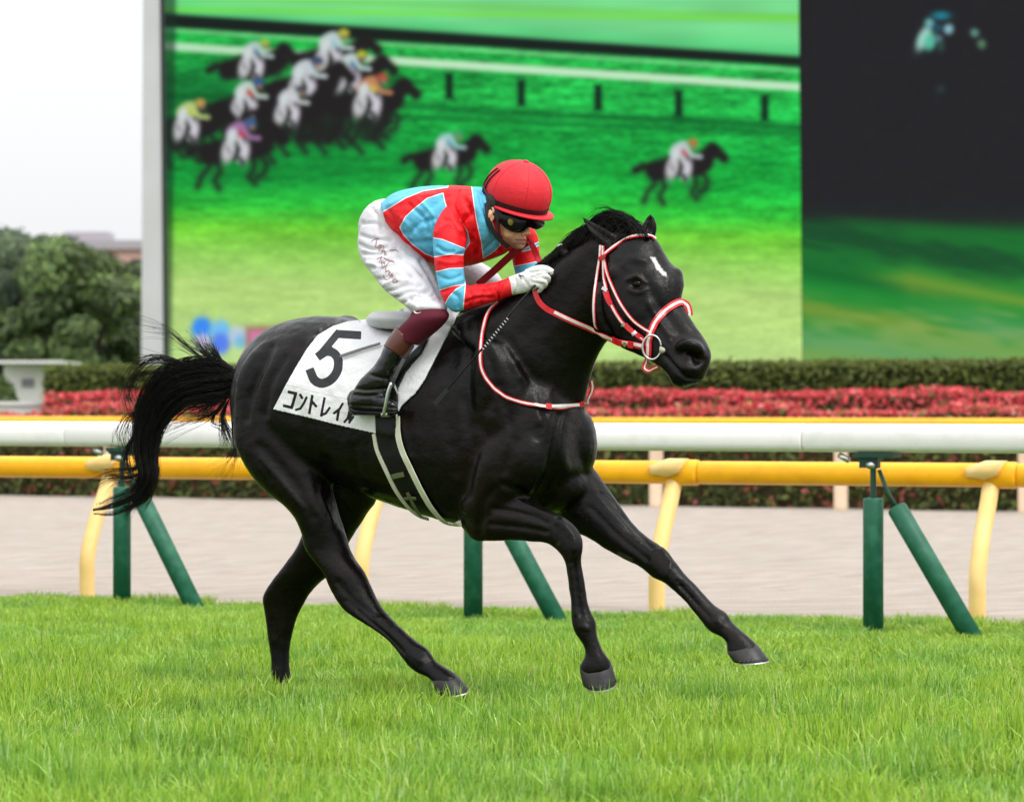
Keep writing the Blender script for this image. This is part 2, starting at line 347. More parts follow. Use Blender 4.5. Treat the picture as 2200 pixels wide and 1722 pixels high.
# far yellow rail beyond the dirt
G0, G1 = gnd(1397, 1092), gnd(1795, 1098); GD = FDD; GS = np.linalg.norm(G1-G0); NG = nrm(GD)
fr = thing('far_yellow_rail', G0, 'far yellow rail on straight pale posts before the flower bed', 'rail')
for k in range(-5, 4, 2):
    bar(G0+GD*(GS*k+.02), G0+GD*(GS*(k+2)+.015), 1.05, .08, .065, 2.6).build('rail_section', M_yel, fr)
def g_t(px): k = (px-CX)/F; return (k*G0[1]-G0[0])/(GD[0]-k*GD[1])
for k in (-160, 222, 612, 1005, 1397, 1795, 2192, 2600):
    b = G0+GD*g_t(k)+NG*.16; up = A(0, 0, 1)
    m = MB(); m.tube(catmull([b-up*.05, b+up*.4, b+up*.7, b+up*.86-NG*.05, b+up*.99-NG*.15], 4), .085, 12, up=GD); po = m.build('post', M_cream2, fr)
    m = MB(); m.ell(b+up*.88-NG*.1-GD*.06, GD*.17, NG*.09, up*.055); m.build('post_head', M_cream2, po)

# ------------------------------------------------------------------ flower bed, hedge, trees, buildings
def leafcloud(name, c, nvec, size, cols, parent, m=None, kind=None):
    n = len(c); nvec = nvec+rng.normal(0, .55, (n, 3)); nvec /= np.linalg.norm(nvec, axis=1)[:, None]+1e-9
    t_ = np.cross(nvec, rng.normal(0, 1, (n, 3))); t_ /= np.linalg.norm(t_, axis=1)[:, None]+1e-9; b_ = np.cross(nvec, t_)
    sz = (size*(.6+.8*rng.random(n)))[:, None]
    v = np.stack([c-t_*sz, c-b_*sz*.5+nvec*sz*.15, c+t_*sz, c+b_*sz*.5+nvec*sz*.15], 1).reshape(-1, 3)
    me = fast_mesh(name, v, np.arange(n*4).reshape(-1, 4)); cattr(me, 'col', np.repeat(cols, 4, axis=0))
    o = obj(name, me, m or LEAF, parent, False)
    if kind: o['kind'] = kind
    return o
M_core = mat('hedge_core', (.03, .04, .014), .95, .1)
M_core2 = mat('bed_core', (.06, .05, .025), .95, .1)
def palette(n, pal, pr, jit=.25):
    pal = np.array(pal); return pal[rng.choice(len(pal), n, p=np.array(pr)/sum(pr))]*(1-jit+2*jit*rng.random(n))[:, None]
def row(off0, off1, z0, z1, t0, t1, n, size, colf, name, parent, core, amp=.08):
    t_ = t0+(t1-t0)*rng.random(n); which = rng.random(n); zz = rng.random(n)
    topz = z1+amp*(vnoise(np.c_[t_, t_*0], 1.6, off0)-.5)*2+amp*.8*(vnoise(np.c_[t_, t_*0+9], 5, off0)-.5)
    top = which < .4; off = np.where(top, off0+(off1-off0)*rng.random(n), off0+rng.normal(0, .04, n))
    z = np.where(top, topz+rng.normal(0, .02, n), z0+(topz-z0)*zz)
    c = FD0+FDD*t_[:, None]+nrm(FDD)*off[:, None]; c[:, 2] = z
    nv = np.where(top[:, None], A(0, 0, 1), -nrm(FDD)+A(0, 0, .4))
    o = leafcloud(name, c, nv, size, colf(z, topz, t_, n), parent)
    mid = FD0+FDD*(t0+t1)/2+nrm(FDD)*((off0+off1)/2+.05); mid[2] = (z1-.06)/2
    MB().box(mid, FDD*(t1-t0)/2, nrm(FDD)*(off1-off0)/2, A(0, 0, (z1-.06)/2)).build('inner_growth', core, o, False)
    return o
FL = np.linalg.norm(FD1-FD0)
def px_t(px, off):           # distance along the far edge line where a pixel column meets the row
    q = FD0+nrm(FDD)*off; k = (px-CX)/F; return (k*q[1]-q[0])/(FDD[0]-k*FDD[1])
GRN = [(.10, .13, .035), (.14, .17, .04), (.07, .09, .03), (.20, .20, .05)]
def colA(z, tz, t_, n):
    c = palette(n, GRN+[(.30, .08, .05), (.55, .14, .14)], [4, 3, 4, 1.2, 1.0, .5]); return c
def colB(z, tz, t_, n):
    c = palette(n, [(.30, .28, .07), (.2, .22, .06), (.62, .28, .18), (.80, .18, .19), (.85, .27, .27), (.45, .32, .1)], [2, 1.6, 1.6, 2, 1.5, 1.4])
    hi = (z > tz-.13) & (rng.random(n) < .72); c[hi] = palette(hi.sum(), [(.68, .085, .09), (.74, .17, .16), (.58, .06, .07)], [2, 1, 1]); return c
def colC(z, tz, t_, n):
    c = palette(n, [(.74, .085, .095), (.78, .14, .15), (.56, .05, .06), (.17, .14, .05), (.26, .06, .05)], [4, 3, 1.8, .8, 1.1])
    lo = z < tz-.16; c[lo] = palette(lo.sum(), [(.35, .10, .08), (.75, .10, .12), (.14, .13, .05)], [1.2, 1.4, .8]); return c
tag(row(.55, 1.25, 0, .98, -14, FL+14, 26000, .055, colA, 'low_shrub_border', None, M_core2), 'low green shrub border with scattered red blooms behind the far rail', 'shrubs', kind='stuff')
tag(row(1.9, 2.7, .2, 1.215, px_t(88, 1.9), FL+14, 26000, .045, colB, 'pink_flower_row', None, M_core2), 'lower row of pink and red flowers mixed with green', 'flowers', kind='stuff')
tag(row(1.9, 2.7, .2, 1.15, -14, px_t(87, 1.9), 6000, .045, colB, 'pink_flower_patch', None, M_core2), 'low patch of pink flowers in front of the low white wall', 'flowers', kind='stuff')
tag(row(3.6, 4.6, .3, 1.43, px_t(92, 3.6), FL+14, 26000, .048, colC, 'red_flower_row', None, M_core2, .06), 'upper row of dense red flowers below the hedge', 'flowers', kind='stuff')
def colH(z, tz, t_, n):
    c = palette(n, [(.115, .14, .028), (.14, .165, .032), (.095, .115, .026), (.16, .19, .036)], [3, 2, 2, .7]); return c
tag(row(6.2, 8.0, .3, 1.87, px_t(92, 6.2), FL+16, 38000, .05, colH, 'clipped_hedge', None, M_core, .012), 'long dark green hedge clipped flat, below the video screen', 'hedge')
M_bark = mat('bark', (.05, .04, .03), .9, .2, noise=(8, (.08, .065, .05), .4, .7), bump=(20, .6, .05))
def tree(px, Y, ptop, rx, label, cols, n, seed, pbase=800, flat=.9):
    g = np.random.default_rng(seed); b = at(px, HY, Y); b[2] = 0; H = HC-(ptop-HY)*Y/F
    t_ = thing('broadleaf_tree', b, label, 'tree', 'trees left of the video screen')
    m = MB(); m.tube(catmull([b, b+A(.1, 0, H*.25), b+A(-.05, .1, H*.5), b+A(.05, 0, H*.8)], 4), np.linspace(.26, .06, 13), 10); m.build('trunk', M_bark, t_)
    cl = []
    for k in range(26):
        u = g.random(); an = g.random()*2*np.pi; zz = H*(.30+.64*u); rr = rx*math.sqrt(max(.04, 1-((u-.38)/.68)**2))*math.sqrt(g.random())
        cl.append((b+A(rr*math.cos(an), rr*math.sin(an)*.8, zz), (.20+.16*g.random())*rx))
    for k in range(9):
        c, r_ = cl[k]; m = MB(); s0 = b+A(0, 0, H*(.22+.3*g.random())); m.tube(catmull([s0, (s0+c)/2+A(0, 0, .15), c], 4), np.linspace(.09, .02, 9), 6); m.build('limb', M_bark, t_)
    cs = []; ns = []; cc = []
    for c, r_ in cl:
        k = n//26; d = g.normal(0, 1, (k, 3)); d /= np.linalg.norm(d, axis=1)[:, None]; rad = r_*(.55+.5*g.random(k)**.6)
        rad *= .75+.5*vnoise(d*1.0+c, 2.3, seed)
        cs.append(c+d*rad[:, None]*A(1, 1, .8)); ns.append(d); cc.append(np.array(cols)[g.choice(len(cols), k)]*(.55+.8*g.random())*(.75+.5*g.random(k))[:, None])
    leafcloud('crown', np.vstack(cs), np.vstack(ns), .12, np.vstack(cc), t_)
DKG = [(.12, .165, .10), (.155, .21, .105), (.10, .135, .10)]; MDG = [(.18, .26, .10), (.23, .32, .11), (.145, .20, .10)]
tree(40, 96, 500, 3.2, 'tall dark green tree at the left edge of the picture', DKG, 14000, 1)
tree(112, 103, 496, 1.9, 'dark tree with a domed top behind the lighter green tree', DKG, 12000, 2)
tree(175, 90, 528, 2.3, 'lighter green tree with a pointed top in the middle of the group', MDG, 14000, 3)
tree(255, 94, 566, 1.8, 'shorter tree close to the white pillar of the video screen', MDG, 11000, 4)
tree(300, 106, 590, 2.2, 'dark tree half hidden behind the white pillar', DKG, 10000, 5)
tree(-60, 92, 520, 2.8, 'dark tree mostly cut off by the left edge', DKG, 9000, 6)
# flat-roofed building far behind the trees
bl = at(230, HY, 190); bl[2] = 0
bd = thing('distant_building', bl, 'brown flat-roofed building far behind the trees', 'building')
M_brn = mat('building_brown', lin((188, 150, 140)), .85, .2, noise=(1.5, lin((200, 165, 155)), .4, .7)); M_rf = mat('building_roof', lin((165, 158, 165)), .8); M_gl = mat('dark_window', (.03, .035, .045), .1)
MB().box(bl+A(1.2, 3, 5.0), A(4.6, 0, 0), A(0, 3, 0), A(0, 0, 5.0)).build('wall', M_brn, bd, False)
MB().box(bl+A(1.2, 3, 10.25), A(4.8, 0, 0), A(0, 3.2, 0), A(0, 0, .25)).build('roof', M_rf, bd, False)
MB().box(bl+A(-1.3, 3, 10.75), A(1.2, 0, 0), A(0, 1.5, 0), A(0, 0, .3)).build('roof_housing', M_rf, bd, False)
for i in range(6):
    for j in range(2): MB().box(bl+A(-2.6+i*1.45, -.01, 6.6+j*2.3), A(.42, 0, 0), A(0, .03, 0), A(0, 0, .55)).build('window', M_gl, bd, False)
# white hut with a projecting flat roof
M_hut = mat('hut_white', lin((226, 224, 220)), .7, .3, noise=(2, lin((214, 211, 206)), .4, .8))
h0, h1 = at(8, HY, 74), at(90, HY, 74); h0[2] = h1[2] = 0; hz = HC+(HY-783)*74/F
ht = thing('white_hut', (h0+h1)/2, 'small white hut with a projecting flat roof left of the hedge', 'hut')
MB().box((h0+h1)/2+A(0, 1.2, hz/2), (h1-h0)/2, A(0, 1.2, 0), A(0, 0, hz/2)).build('wall', M_hut, ht, False)
MB().box((h0+h1)/2+A(.24, 1.0, hz+.05), (h1-h0)/2+A(.30, 0, 0), A(0, 1.6, 0), A(0, 0, .03)).build('roof', M_hut, ht, False)
MB().box(at(60, 822, 73.98), A(.13, 0, 0), A(0, .03, 0), A(0, 0, .09)).build('wall_box', mat('grey_box', (.2, .21, .24), .5), ht, False)
def bush(px, Y, ptop, rx, label, n=2500):
    b = at(px, HY, Y); b[2] = 0; H = HC-(ptop-HY)*Y/F; t_ = thing('round_bush', b, label, 'bush'); d = rng.normal(0, 1, (n, 3)); d /= np.linalg.norm(d, axis=1)[:, None]
    c = b+A(0, 0, H*.5)+d*A(rx, rx, H*.5)*(.85+.2*rng.random(n))[:, None]
    leafcloud('crown', c, d, .05, palette(n, [(.10, .15, .04), (.07, .11, .03), (.14, .19, .06)], [1, 1, 1]), t_)
    m = MB(); [m.tube([b, b+A(rx*.3*math.cos(k), rx*.3*math.sin(k), H*.5)], [.03, .01], 6) for k in range(5)]; m.build('stems', M_bark, t_)
bush(5, 62, 812, .33, 'small green bush in front of the white hut')
q0, q1 = at(-60, HY, 55), at(92, HY, 55); q0[2] = q1[2] = 0; qz = HC+(HY-862)*55/F
qm = MB(); qm.box((q0+q1)/2+A(0, .1, qz/2-.03), (q1-q0)/2, A(0, .1, 0), A(0, 0, qz/2-.03)); qm.box((q0+q1)/2+A(0, .1, qz-.03), (q1-q0)/2+A(.03, 0, 0), A(0, .14, 0), A(0, 0, .03))
tag(qm.build('low_white_wall', M_hut, None, False), 'low white wall at the left end of the red flowers', 'wall')

# ------------------------------------------------------------------ video board
SY = 78.0; SN = nrm(A(math.cos(R(28)), -math.sin(R(28)), 0)); SDV = A(math.cos(R(28)), -math.sin(R(28)), 0); SO = A(0, SY, 0)
def scr(px, py, off=0.):            # pixel to the plane of the board
    d = A((px-CX)/F, 1, -(py-HY)/F); t_ = ((SO-SN*off)@SN)/(d@SN); return A(0, 0, HC)+d*t_
def soft(d, e): return 1/(1+np.exp(-np.clip(d/e, -40, 40)))
def paint(base, p, sdf, col, e=2.5, al=1.):
    k = (soft(sdf, e)*al)[:, None]; return base*(1-k)+np.array(col, float)*k
def ellip(p, cx, cy, rx, ry, an=0):
    c, s_ = math.cos(an), math.sin(an); x, y = p[:, 0]-cx, p[:, 1]-cy; u = (x*c+y*s_)/rx; v = (-x*s_+y*c)/ry
    return (1-np.sqrt(u*u+v*v))*min(rx, ry)
def caps(p, pts, r): return r-line_dist(p, pts)
def main_picture(p):
    x, y = p[:, 0], p[:, 1]; n1 = vnoise(np.c_[x*.012, y*.09], 1, 1); n2 = vnoise(np.c_[x*.03, y*.16], 1, 2); n3 = vnoise(np.c_[x*.006, y*.03], 1, 3)
    ys = np.array([0, 200, 330, 400, 450, 500, 560, 620, 700, 790]); yy = y-(x-1000)*.02
    st = np.array([(40, 180, 75), (38, 170, 72), (30, 168, 66), (34, 182, 66), (52, 192, 62), (112, 204, 58), (150, 210, 96), (178, 214, 122), (184, 218, 128), (190, 222, 140)], float)
    c = np.stack([np.interp(yy, ys, st[:, k]) for k in range(3)], 1)
    am = np.interp(yy, [150, 420, 600], [1, .7, .25])[:, None]
    n4 = vnoise(np.c_[x*.07, y*.33], 1, 12); n5 = vnoise(np.c_[x*.12, y*.2], 1, 13)
    c = c*(1+am*((n1-.5)*.30+(n2-.5)*.26+(n3-.5)*.26+(n4-.5)*.30+(n5-.5)*.18)[:, None])
    L1 = 44+(x-350)*.0647                           # dark band
    up = L1-y
    top = np.array((92, 208, 128))*(1+.12*(vnoise(np.c_[x*.008, y*.06], 1, 5)-.5))[:, None]
    c = np.where((up > 0)[:, None], top+np.array((60, 20, 30))*soft(up-28-14*vnoise(np.c_[x*.01, y*0], 1, 6), 8)[:, None]*.5, c)
    c = paint(c, p, 5-np.abs(y-(20+(x-350)*.016)), (120, 225, 60), 2, .7); c = paint(c, p, 4-np.abs(y-(-6+(x-350)*.03)), (110, 200, 40), 3, .5)
    c = paint(c, p, 15.5-(x-350)*.003-np.abs(up), (30, 36, 34), 2)
    c = paint(c, p, 3-np.abs(y-L1-20), (150, 232, 160), 2, .8)
    W = 99+(x-350)*.0645; c = paint(c, p, 8.5-np.abs(y-W), (196, 232, 196), 1.6)
    c = paint(c, p, 5-np.abs(y-(198+(x-350)*.052)-6*n3), (16, 70, 36), 4, .75); c = paint(c, p, 3-np.abs(y-(228+(x-350)*.045)), (16, 84, 40), 3, .6)
    for px_, py_ in ((965, 185), (1120, 200), (1285, 210), (1458, 222), (1643, 232)): c = paint(c, p, np.minimum(8-np.abs(x-px_), 28-np.abs(y-py_)), (24, 44, 34), 2)
    c = paint(c, p, ellip(p, 640, 330, 330, 45, .06), (20, 110, 48), 22, .55); c = paint(c, p, ellip(p, 480, 385, 160, 26, 0), (20, 100, 48), 14, .5); c = paint(c, p, ellip(p, 430, 210, 90, 60, 0), (20, 92, 46), 20, .7)
    K = (38, 36, 37); Wt = (226, 226, 226)
    def horse(x0, y0, k, hat, silk, sl2, legs=True, white=(196, 198, 198)):
        nonlocal c
        q = lambda *a: [(x0+u*k, y0+v*k) for u, v in a]
        for s_ in (caps(p, q((-62, 12), (-20, 2), (30, 0), (52, -8)), 26*k), caps(p, q((40, 0), (66, -28), (76, -38)), 19*k), caps(p, q((76, -38), (94, -28), (104, -18)), 12*k), caps(p, q((-70, 4), (-96, 2), (-112, 12)), 9*k)):
            c = paint(c, p, s_, K, 2.4)
        if legs:
            for l in (((-64, 16), (-66, 44), (-84, 66), (-92, 88)), ((-52, 22), (-40, 52), (-54, 74), (-44, 92)), ((34, 16), (36, 46), (24, 66), (38, 80)), ((46, 10), (64, 36), (58, 58), (44, 66))): c = paint(c, p, caps(p, q(*l), 6*k), K, 3.2, .9)
        c = paint(c, p, ellip(p, x0-22*k, y0+4*k, 15*k, 30*k, .25), white, 2); c = paint(c, p, ellip(p, x0+16*k, y0+8*k, 9*k, 24*k, .1), (200, 192, 204), 2)
        silk = tuple(.62*np.array(silk)+.38*np.array((170, 190, 180))); hat = tuple(.75*np.array(hat)+.25*np.array((110, 130, 110)))
        c = paint(c, p, ellip(p, x0-4*k, y0-42*k, 25*k, 15*k, -.5), silk, 1.6); c = paint(c, p, ellip(p, x0-14*k, y0-28*k, 12*k, 16*k, .3), (204, 212, 212), 1.6); c = paint(c, p, ellip(p, x0+10*k, y0-32*k, 10*k, 9*k, .6), sl2, 1.6)
        c = paint(c, p, ellip(p, x0+28*k, y0-56*k, 12*k, 10*k), hat, 1.6); c = paint(c, p, ellip(p, x0+31*k, y0-46*k, 6*k, 5*k), (150, 120, 100), 1.6); c = paint(c, p, caps(p, q((12, -42), (26, -24), (46, -22)), 5*k), silk, 1.6)
        c = paint(c, p, caps(p, q((2, -20), (14, 4), (4, 28)), 6.5*k), (205, 205, 212), 1.8); c = paint(c, p, caps(p, q((4, 24), (10, 34)), 5*k), (60, 60, 62), 1.8); c = paint(c, p, caps(p, q((-26, -2), (-20, 10)), 2.4*k), (120, 110, 130), 1.5, .8)
    for cx_, cy_, rx_, ry_ in ((395, 290, 42, 36), (515, 255, 62, 48), (640, 225, 90, 48), (745, 195, 80, 48), (800, 255, 40, 46), (700, 275, 66, 34), (550, 150, 62, 26), (600, 285, 34, 26)): c = paint(c, p, ellip(p, cx_, cy_, rx_, ry_)+16*(vnoise(p*.05, 1, cx_)-.5), K, 4, .93)
    for lx_, ly_ in ((560, 300), (610, 315), (650, 310), (690, 310), (730, 300), (770, 310), (815, 300), (580, 330), (420, 330), (385, 320)): c = paint(c, p, caps(p, [(lx_, ly_-30), (lx_-10, ly_-4), (lx_+8, ly_+18)], 5), K, 3, .85)
    cy = (190, 212, 214)
    horse(545, 140, .85, (168, 212, 70), (180, 206, 204), (80, 110, 140), False); horse(712, 125, .95, (206, 204, 50), (196, 214, 216), (150, 190, 205), False)
    horse(752, 168, .9, (198, 208, 40), (200, 214, 220), (80, 120, 160), False); horse(655, 185, .95, (40, 60, 110), (205, 210, 220), (190, 200, 210), False)
    horse(795, 220, .95, (200, 70, 50), (206, 96, 50), (200, 190, 50), True); horse(530, 228, .9, (38, 74, 150), (200, 214, 206), (190, 60, 60), False)
    horse(622, 240, .85, (60, 60, 80), (210, 205, 215), (210, 205, 215), True); horse(405, 272, .9, (222, 160, 70), (190, 205, 90), (186, 196, 70), True)
    horse(512, 318, .95, (46, 84, 160), (150, 70, 150), (190, 60, 70), True)
    horse(960, 335, .82, (60, 170, 110), (150, 205, 215), (90, 150, 170), True); horse(1464, 356, .88, (196, 120, 50), (196, 206, 216), (200, 70, 90), True)
    for bx_, by_, br_, cc in ((434, 705, 22, (60, 140, 246)), (436, 735, 16, (200, 190, 222)), (474, 712, 22, (120, 190, 240)), (474, 738, 20, (90, 130, 240)), (512, 722, 18, (190, 200, 235)), (516, 734, 12, (120, 190, 220))): c = paint(c, p, ellip(p, bx_, by_, br_, br_*1.1), cc, 3)
    c = paint(c, p, np.minimum(45-np.abs(x-575), 24-np.abs(y-727)), (120, 60, 60), 3, .8); c = paint(c, p, np.minimum(42-np.abs(x-577), 19-np.abs(y-727)), (214, 130, 170), 3)
    c = paint(c, p, 8-(x-360)+(y-780)*-.013, (30, 50, 40), 2, .6)
    return c
def right_picture(p):
    x, y = p[:, 0], p[:, 1]; sl = y-(x-1720)*.16; n1 = vnoise(np.c_[x*.008, sl*.03], 1, 8); n2 = vnoise(np.c_[x*.02, sl*.09], 1, 9)
    c = np.tile(np.array((40., 40., 43.)), (len(p), 1))*(1+.05*(vnoise(p*.05, 1, 4)-.5))[:, None]
    c = paint(c, p, y-482-18*(n1-.5), (34, 112, 50), 8)
    c = paint(c, p, (y-580)-60*(n1-.5), (36, 140, 56), 22); c = paint(c, p, 26-np.abs(sl-500-30*(n2-.5))-0*x, (30, 66, 46), 10, .75*1)
    c = paint(c, p, 10-np.abs(sl-575-8*n2)-np.maximum(0, x-1980)*.2, (22, 92, 46), 8, .8)
    c = paint(c, p, 16-np.abs(sl-560-16*n1)-np.maximum(0, 1960-x)*.3, (136, 160, 56), 9, .8); c = paint(c, p, 16-np.abs(sl-655-10*n2)-np.maximum(0, x-1960)*.2, (150, 154, 58), 9, .8)
    c = paint(c, p, y-700-70*(n2-.5)-10*(n1-.5), (138, 168, 86), 16, .85); c = paint(c, p, 16-np.abs(sl-720-10*n1), (92, 160, 112), 10, .7); c = paint(c, p, ellip(p, 2150, 705, 90, 18, .2), (100, 160, 110), 10, .7)
    for a in ((1985, 82, 12, 28, .45, (160, 210, 200)), (1998, 90, 12, 18, .3, (90, 190, 160)), (1997, 50, 9, 9, 0, (110, 180, 180)), (2022, 34, 18, 8, 0, (40, 130, 150)), (2014, 60, 10, 9, 0, (40, 80, 100)), (2038, 63, 9, 10, .5, (140, 190, 200)), (2016, 84, 8, 8, 0, (90, 130, 140)), (2094, 71, 8, 8, 0, (100, 150, 130)), (2109, 95, 8, 9, 0, (90, 130, 100)), (2021, 100, 7, 10, 0, (50, 80, 70)), (2021, 192, 8, 8, 0, (48, 60, 58))): c = paint(c, p, ellip(p, *a[:5]), a[5], 2)
    return c
M_disp = bpy.data.materials.new('led_picture'); M_disp.use_nodes = True; t = M_disp.node_tree; t.nodes.remove(t.nodes['Principled BSDF'])
em = t.nodes.new('ShaderNodeEmission'); at_ = t.nodes.new('ShaderNodeAttribute'); at_.attribute_name = 'col'; t.links.new(at_.outputs['Color'], em.inputs[0]); em.inputs[1].default_value = 2**-EXPO
t.links.new(em.outputs[0], t.nodes['Material Output'].inputs[0])
M_blk = mat('board_black', (.022, .023, .027), .5, .4)
M_pil = mat('pillar_white', (.62, .62, .62), .6, .3, noise=(.8, (.57, .57, .565), .4, .7))
pb = scr(330, 873); pb[2] = 0
vb = thing('video_board', pb, 'huge outdoor video screen showing galloping racehorses, on a white pillar', 'video screen')
def display(x0, x1, x0b, x1b, y0, y1, nx, ny, fn, label):
    gx, gy = np.meshgrid(np.linspace(0, 1, nx), np.linspace(0, 1, ny)); py = y0+(y1-y0)*gy; k = np.clip(py/780, -.5, 1.2)
    a, b = x0+(x0b-x0)*k, x1+(x1b-x1)*k; px = a+(b-a)*gx; p = np.stack([px.ravel(), py.ravel()], 1)
    v = np.array([scr(*q) for q in p]); i = np.arange(nx*ny).reshape(ny, nx)
    me = fast_mesh('display', v, np.stack([i[:-1, :-1], i[1:, :-1], i[1:, 1:], i[:-1, 1:]], -1).reshape(-1, 4))
    cattr(me, 'col', linn(np.clip(fn(p), 0, 255))); o = obj('display', me, M_disp, vb, False); o['label'] = label
display(352, 1716, 361, 1723.5, -160, 800, 520, 380, main_picture, 'bright display with green track and racing field')
display(1717, 2420, 1724.5, 2430, -160, 800, 160, 240, right_picture, 'dark display with green lower edge')
def slab(name, pts, o0, o1, m):
    mb = MB(); mb.loft([[scr(x, y, o0) for x, y in pts], [scr(x, y, o1) for x, y in pts]]); return mb.build(name, m, vb, False)
slab('cabinet', [(344, -240), (2450, -240), (2450, 815), (354, 815)], -.02, -2.2, M_blk)
slab('edge_frame', [(341, -240), (351.5, -240), (360.5, 812), (352, 812)], .12, -.02, M_blk)
slab('pillar', [(308, -240), (342, -240), (353, 868), (303, 868)], .10, -1.4, M_pil)

# ------------------------------------------------------------------ horse
def ring_s(st, n=22, shrink=1.):                  # a ring between two outline points of the photo, s metres to the near side, w deep
    ax, ay, bx, by, s, w_ = st; Y = PY((ax+bx)/2, s); a, b = at(ax, ay, Y), at(bx, by, Y); c = (a+b)/2; u = (b-a)/2*shrink
    ph = np.linspace(0, 2*np.pi, n, endpoint=False); return c+np.cos(ph)[:, None]*u+np.sin(ph)[:, None]*A(0, w_*shrink, 0)
def limb(mb, sts, k=4, n=22, shrink=1.): mb.loft([ring_s(q, n, shrink) for q in catmull(sts, k)])
def blob(mb, px, py, s, rx, ry, dep, an=0., n=20, m=12):  # radii in pixels, depth in metres, an: rotation in the picture
    c = P(px, py, s); k = c[1]/F; ca, sa = math.cos(an), math.sin(an)
    mb.ell(c, A(rx*k*ca, 0, -rx*k*sa), A(0, dep, 0), A(ry*k*sa, 0, ry*k*ca), n, m)
hb = MB()
tor = [(528, 785, 905, .10), (552, 738, 960, .19), (610, 694, 1000, .265), (690, 678, 1020, .285), (780, 690, 1058, .275), (860, 712, 1086, .285), (940, 706, 1112, .295),
       (1010, 690, 1128, .285), (1080, 700, 1126, .265), (1150, 745, 1098, .235), (1205, 805, 1060, .20), (1240, 880, 1010, .13)]
rings = []
for x, y0, y1, w_ in catmull(tor, 5):
    a, b = P(x, y0), P(x, y1); c = (a+b)/2-(b-a)*.0; u = (a-b)/2; ph = np.linspace(0, 2*np.pi, 30, endpoint=False)
    cc, ss = np.cos(ph), np.sin(ph); e = 2/2.25
    rings.append(c+(np.sign(cc)*np.abs(cc)**e)[:, None]*u+(np.sign(ss)*np.abs(ss)**e*(1-.12*cc))[:, None]*RD*w_)
hb.loft(rings)
NH = [(500, 865, 745, 840, .13, .11), (505, 960, 738, 950, .15, .12), (555, 1040, 716, 1030, .16, .115), (618, 1093, 724, 1085, .16, .092), (643, 1135, 740, 1140, .155, .07), (656, 1182, 758, 1188, .15, .058), (692, 1228, 786, 1230, .15, .05), (710, 1270, 801, 1264, .15, .046), (735, 1308, 820, 1302, .15, .042),
      (776, 1336, 843, 1328, .15, .036), (815, 1362, 867, 1351, .15, .032), (849, 1394, 894, 1376, .15, .031), (873, 1426, 919, 1392, .15, .036), (892, 1443, 937, 1417, .15, .036), (914, 1452, 958, 1432, .15, .033), (927, 1461, 977, 1446, .15, .038), (936, 1474, 988, 1460, .15, .036)]
FH = [(600, 900, 805, 960, -.13, .12), (640, 1030, 812, 1062, -.15, .11), (655, 1110, 788, 1106, -.15, .09), (640, 1165, 752, 1160, -.14, .068), (608, 1215, 722, 1220, -.14, .055), (571, 1265, 684, 1256, -.14, .048), (563, 1288, 663, 1282, -.14, .045), (568, 1318, 645, 1315, -.14, .04), (573, 1350, 632, 1348, -.14, .035),
      (578, 1385, 623, 1382, -.14, .033), (582, 1415, 622, 1413, -.14, .033), (583, 1445, 625, 1445, -.14, .037), (588, 1470, 628, 1470, -.14, .036), (593, 1490, 634, 1488, -.14, .038), (594, 1502, 640, 1500, -.14, .036)]
NF = [(1005, 1050, 985, 1125, .14, .07), (1042, 1050, 1016, 1160, .16, .075), (1080, 1043, 1054, 1163, .165, .073), (1124, 1065, 1100, 1161, .165, .064), (1171, 1088, 1146, 1163, .165, .054), (1206, 1105, 1174, 1168, .165, .048), (1233, 1125, 1192, 1178, .165, .046), (1250, 1152, 1204, 1190, .165, .044), (1253, 1178, 1212, 1204, .165, .04),
      (1249, 1207, 1217, 1226, .165, .034), (1256, 1247, 1221, 1252, .165, .03), (1266, 1302, 1226, 1299, .165, .031), (1279, 1334, 1228, 1332, .165, .037), (1281, 1354, 1236, 1359, .165, .036), (1287, 1377, 1251, 1383, .165, .032), (1296, 1398, 1256, 1406, .165, .034), (1310, 1418, 1245, 1429, .165, .042), (1315, 1440, 1249, 1450, .165, .04)]
FF = [(1225, 960, 1150, 1060, -.13, .10), (1272, 1002, 1190, 1100, -.14, .092), (1302, 1040, 1222, 1135, -.14, .082), (1337, 1093, 1262, 1154, -.14, .068), (1364, 1129, 1300, 1179, -.14, .058), (1395, 1155, 1340, 1201, -.14, .05), (1420, 1171, 1375, 1219, -.14, .047), (1444, 1196, 1403, 1241, -.14, .045), (1465, 1224, 1426, 1251, -.14, .041),
      (1485, 1246, 1445, 1267, -.14, .033), (1510, 1272, 1470, 1290, -.14, .03), (1537, 1299, 1494, 1317, -.14, .032), (1561, 1316, 1510, 1338, -.14, .037), (1572, 1333, 1523, 1354, -.14, .036), (1588, 1349, 1547, 1366, -.14, .032), (1607, 1365, 1560, 1380, -.14, .034), (1623, 1379, 1560, 1396, -.14, .041), (1634, 1394, 1567, 1408, -.14, .039)]
for q in (NH, FH, NF, FF): limb(hb, q)
NK = [(960, 690, 1235, 990, 0, .21), (1000, 668, 1250, 930, 0, .19), (1050, 650, 1258, 880, 0, .165), (1100, 624, 1264, 832, .005, .135), (1152, 590, 1282, 772, .01, .112), (1210, 545, 1304, 734, .015, .095), (1270, 508, 1330, 715, .02, .085), (1310, 497, 1370, 690, .025, .075)]
limb(hb, NK, 5, 28)
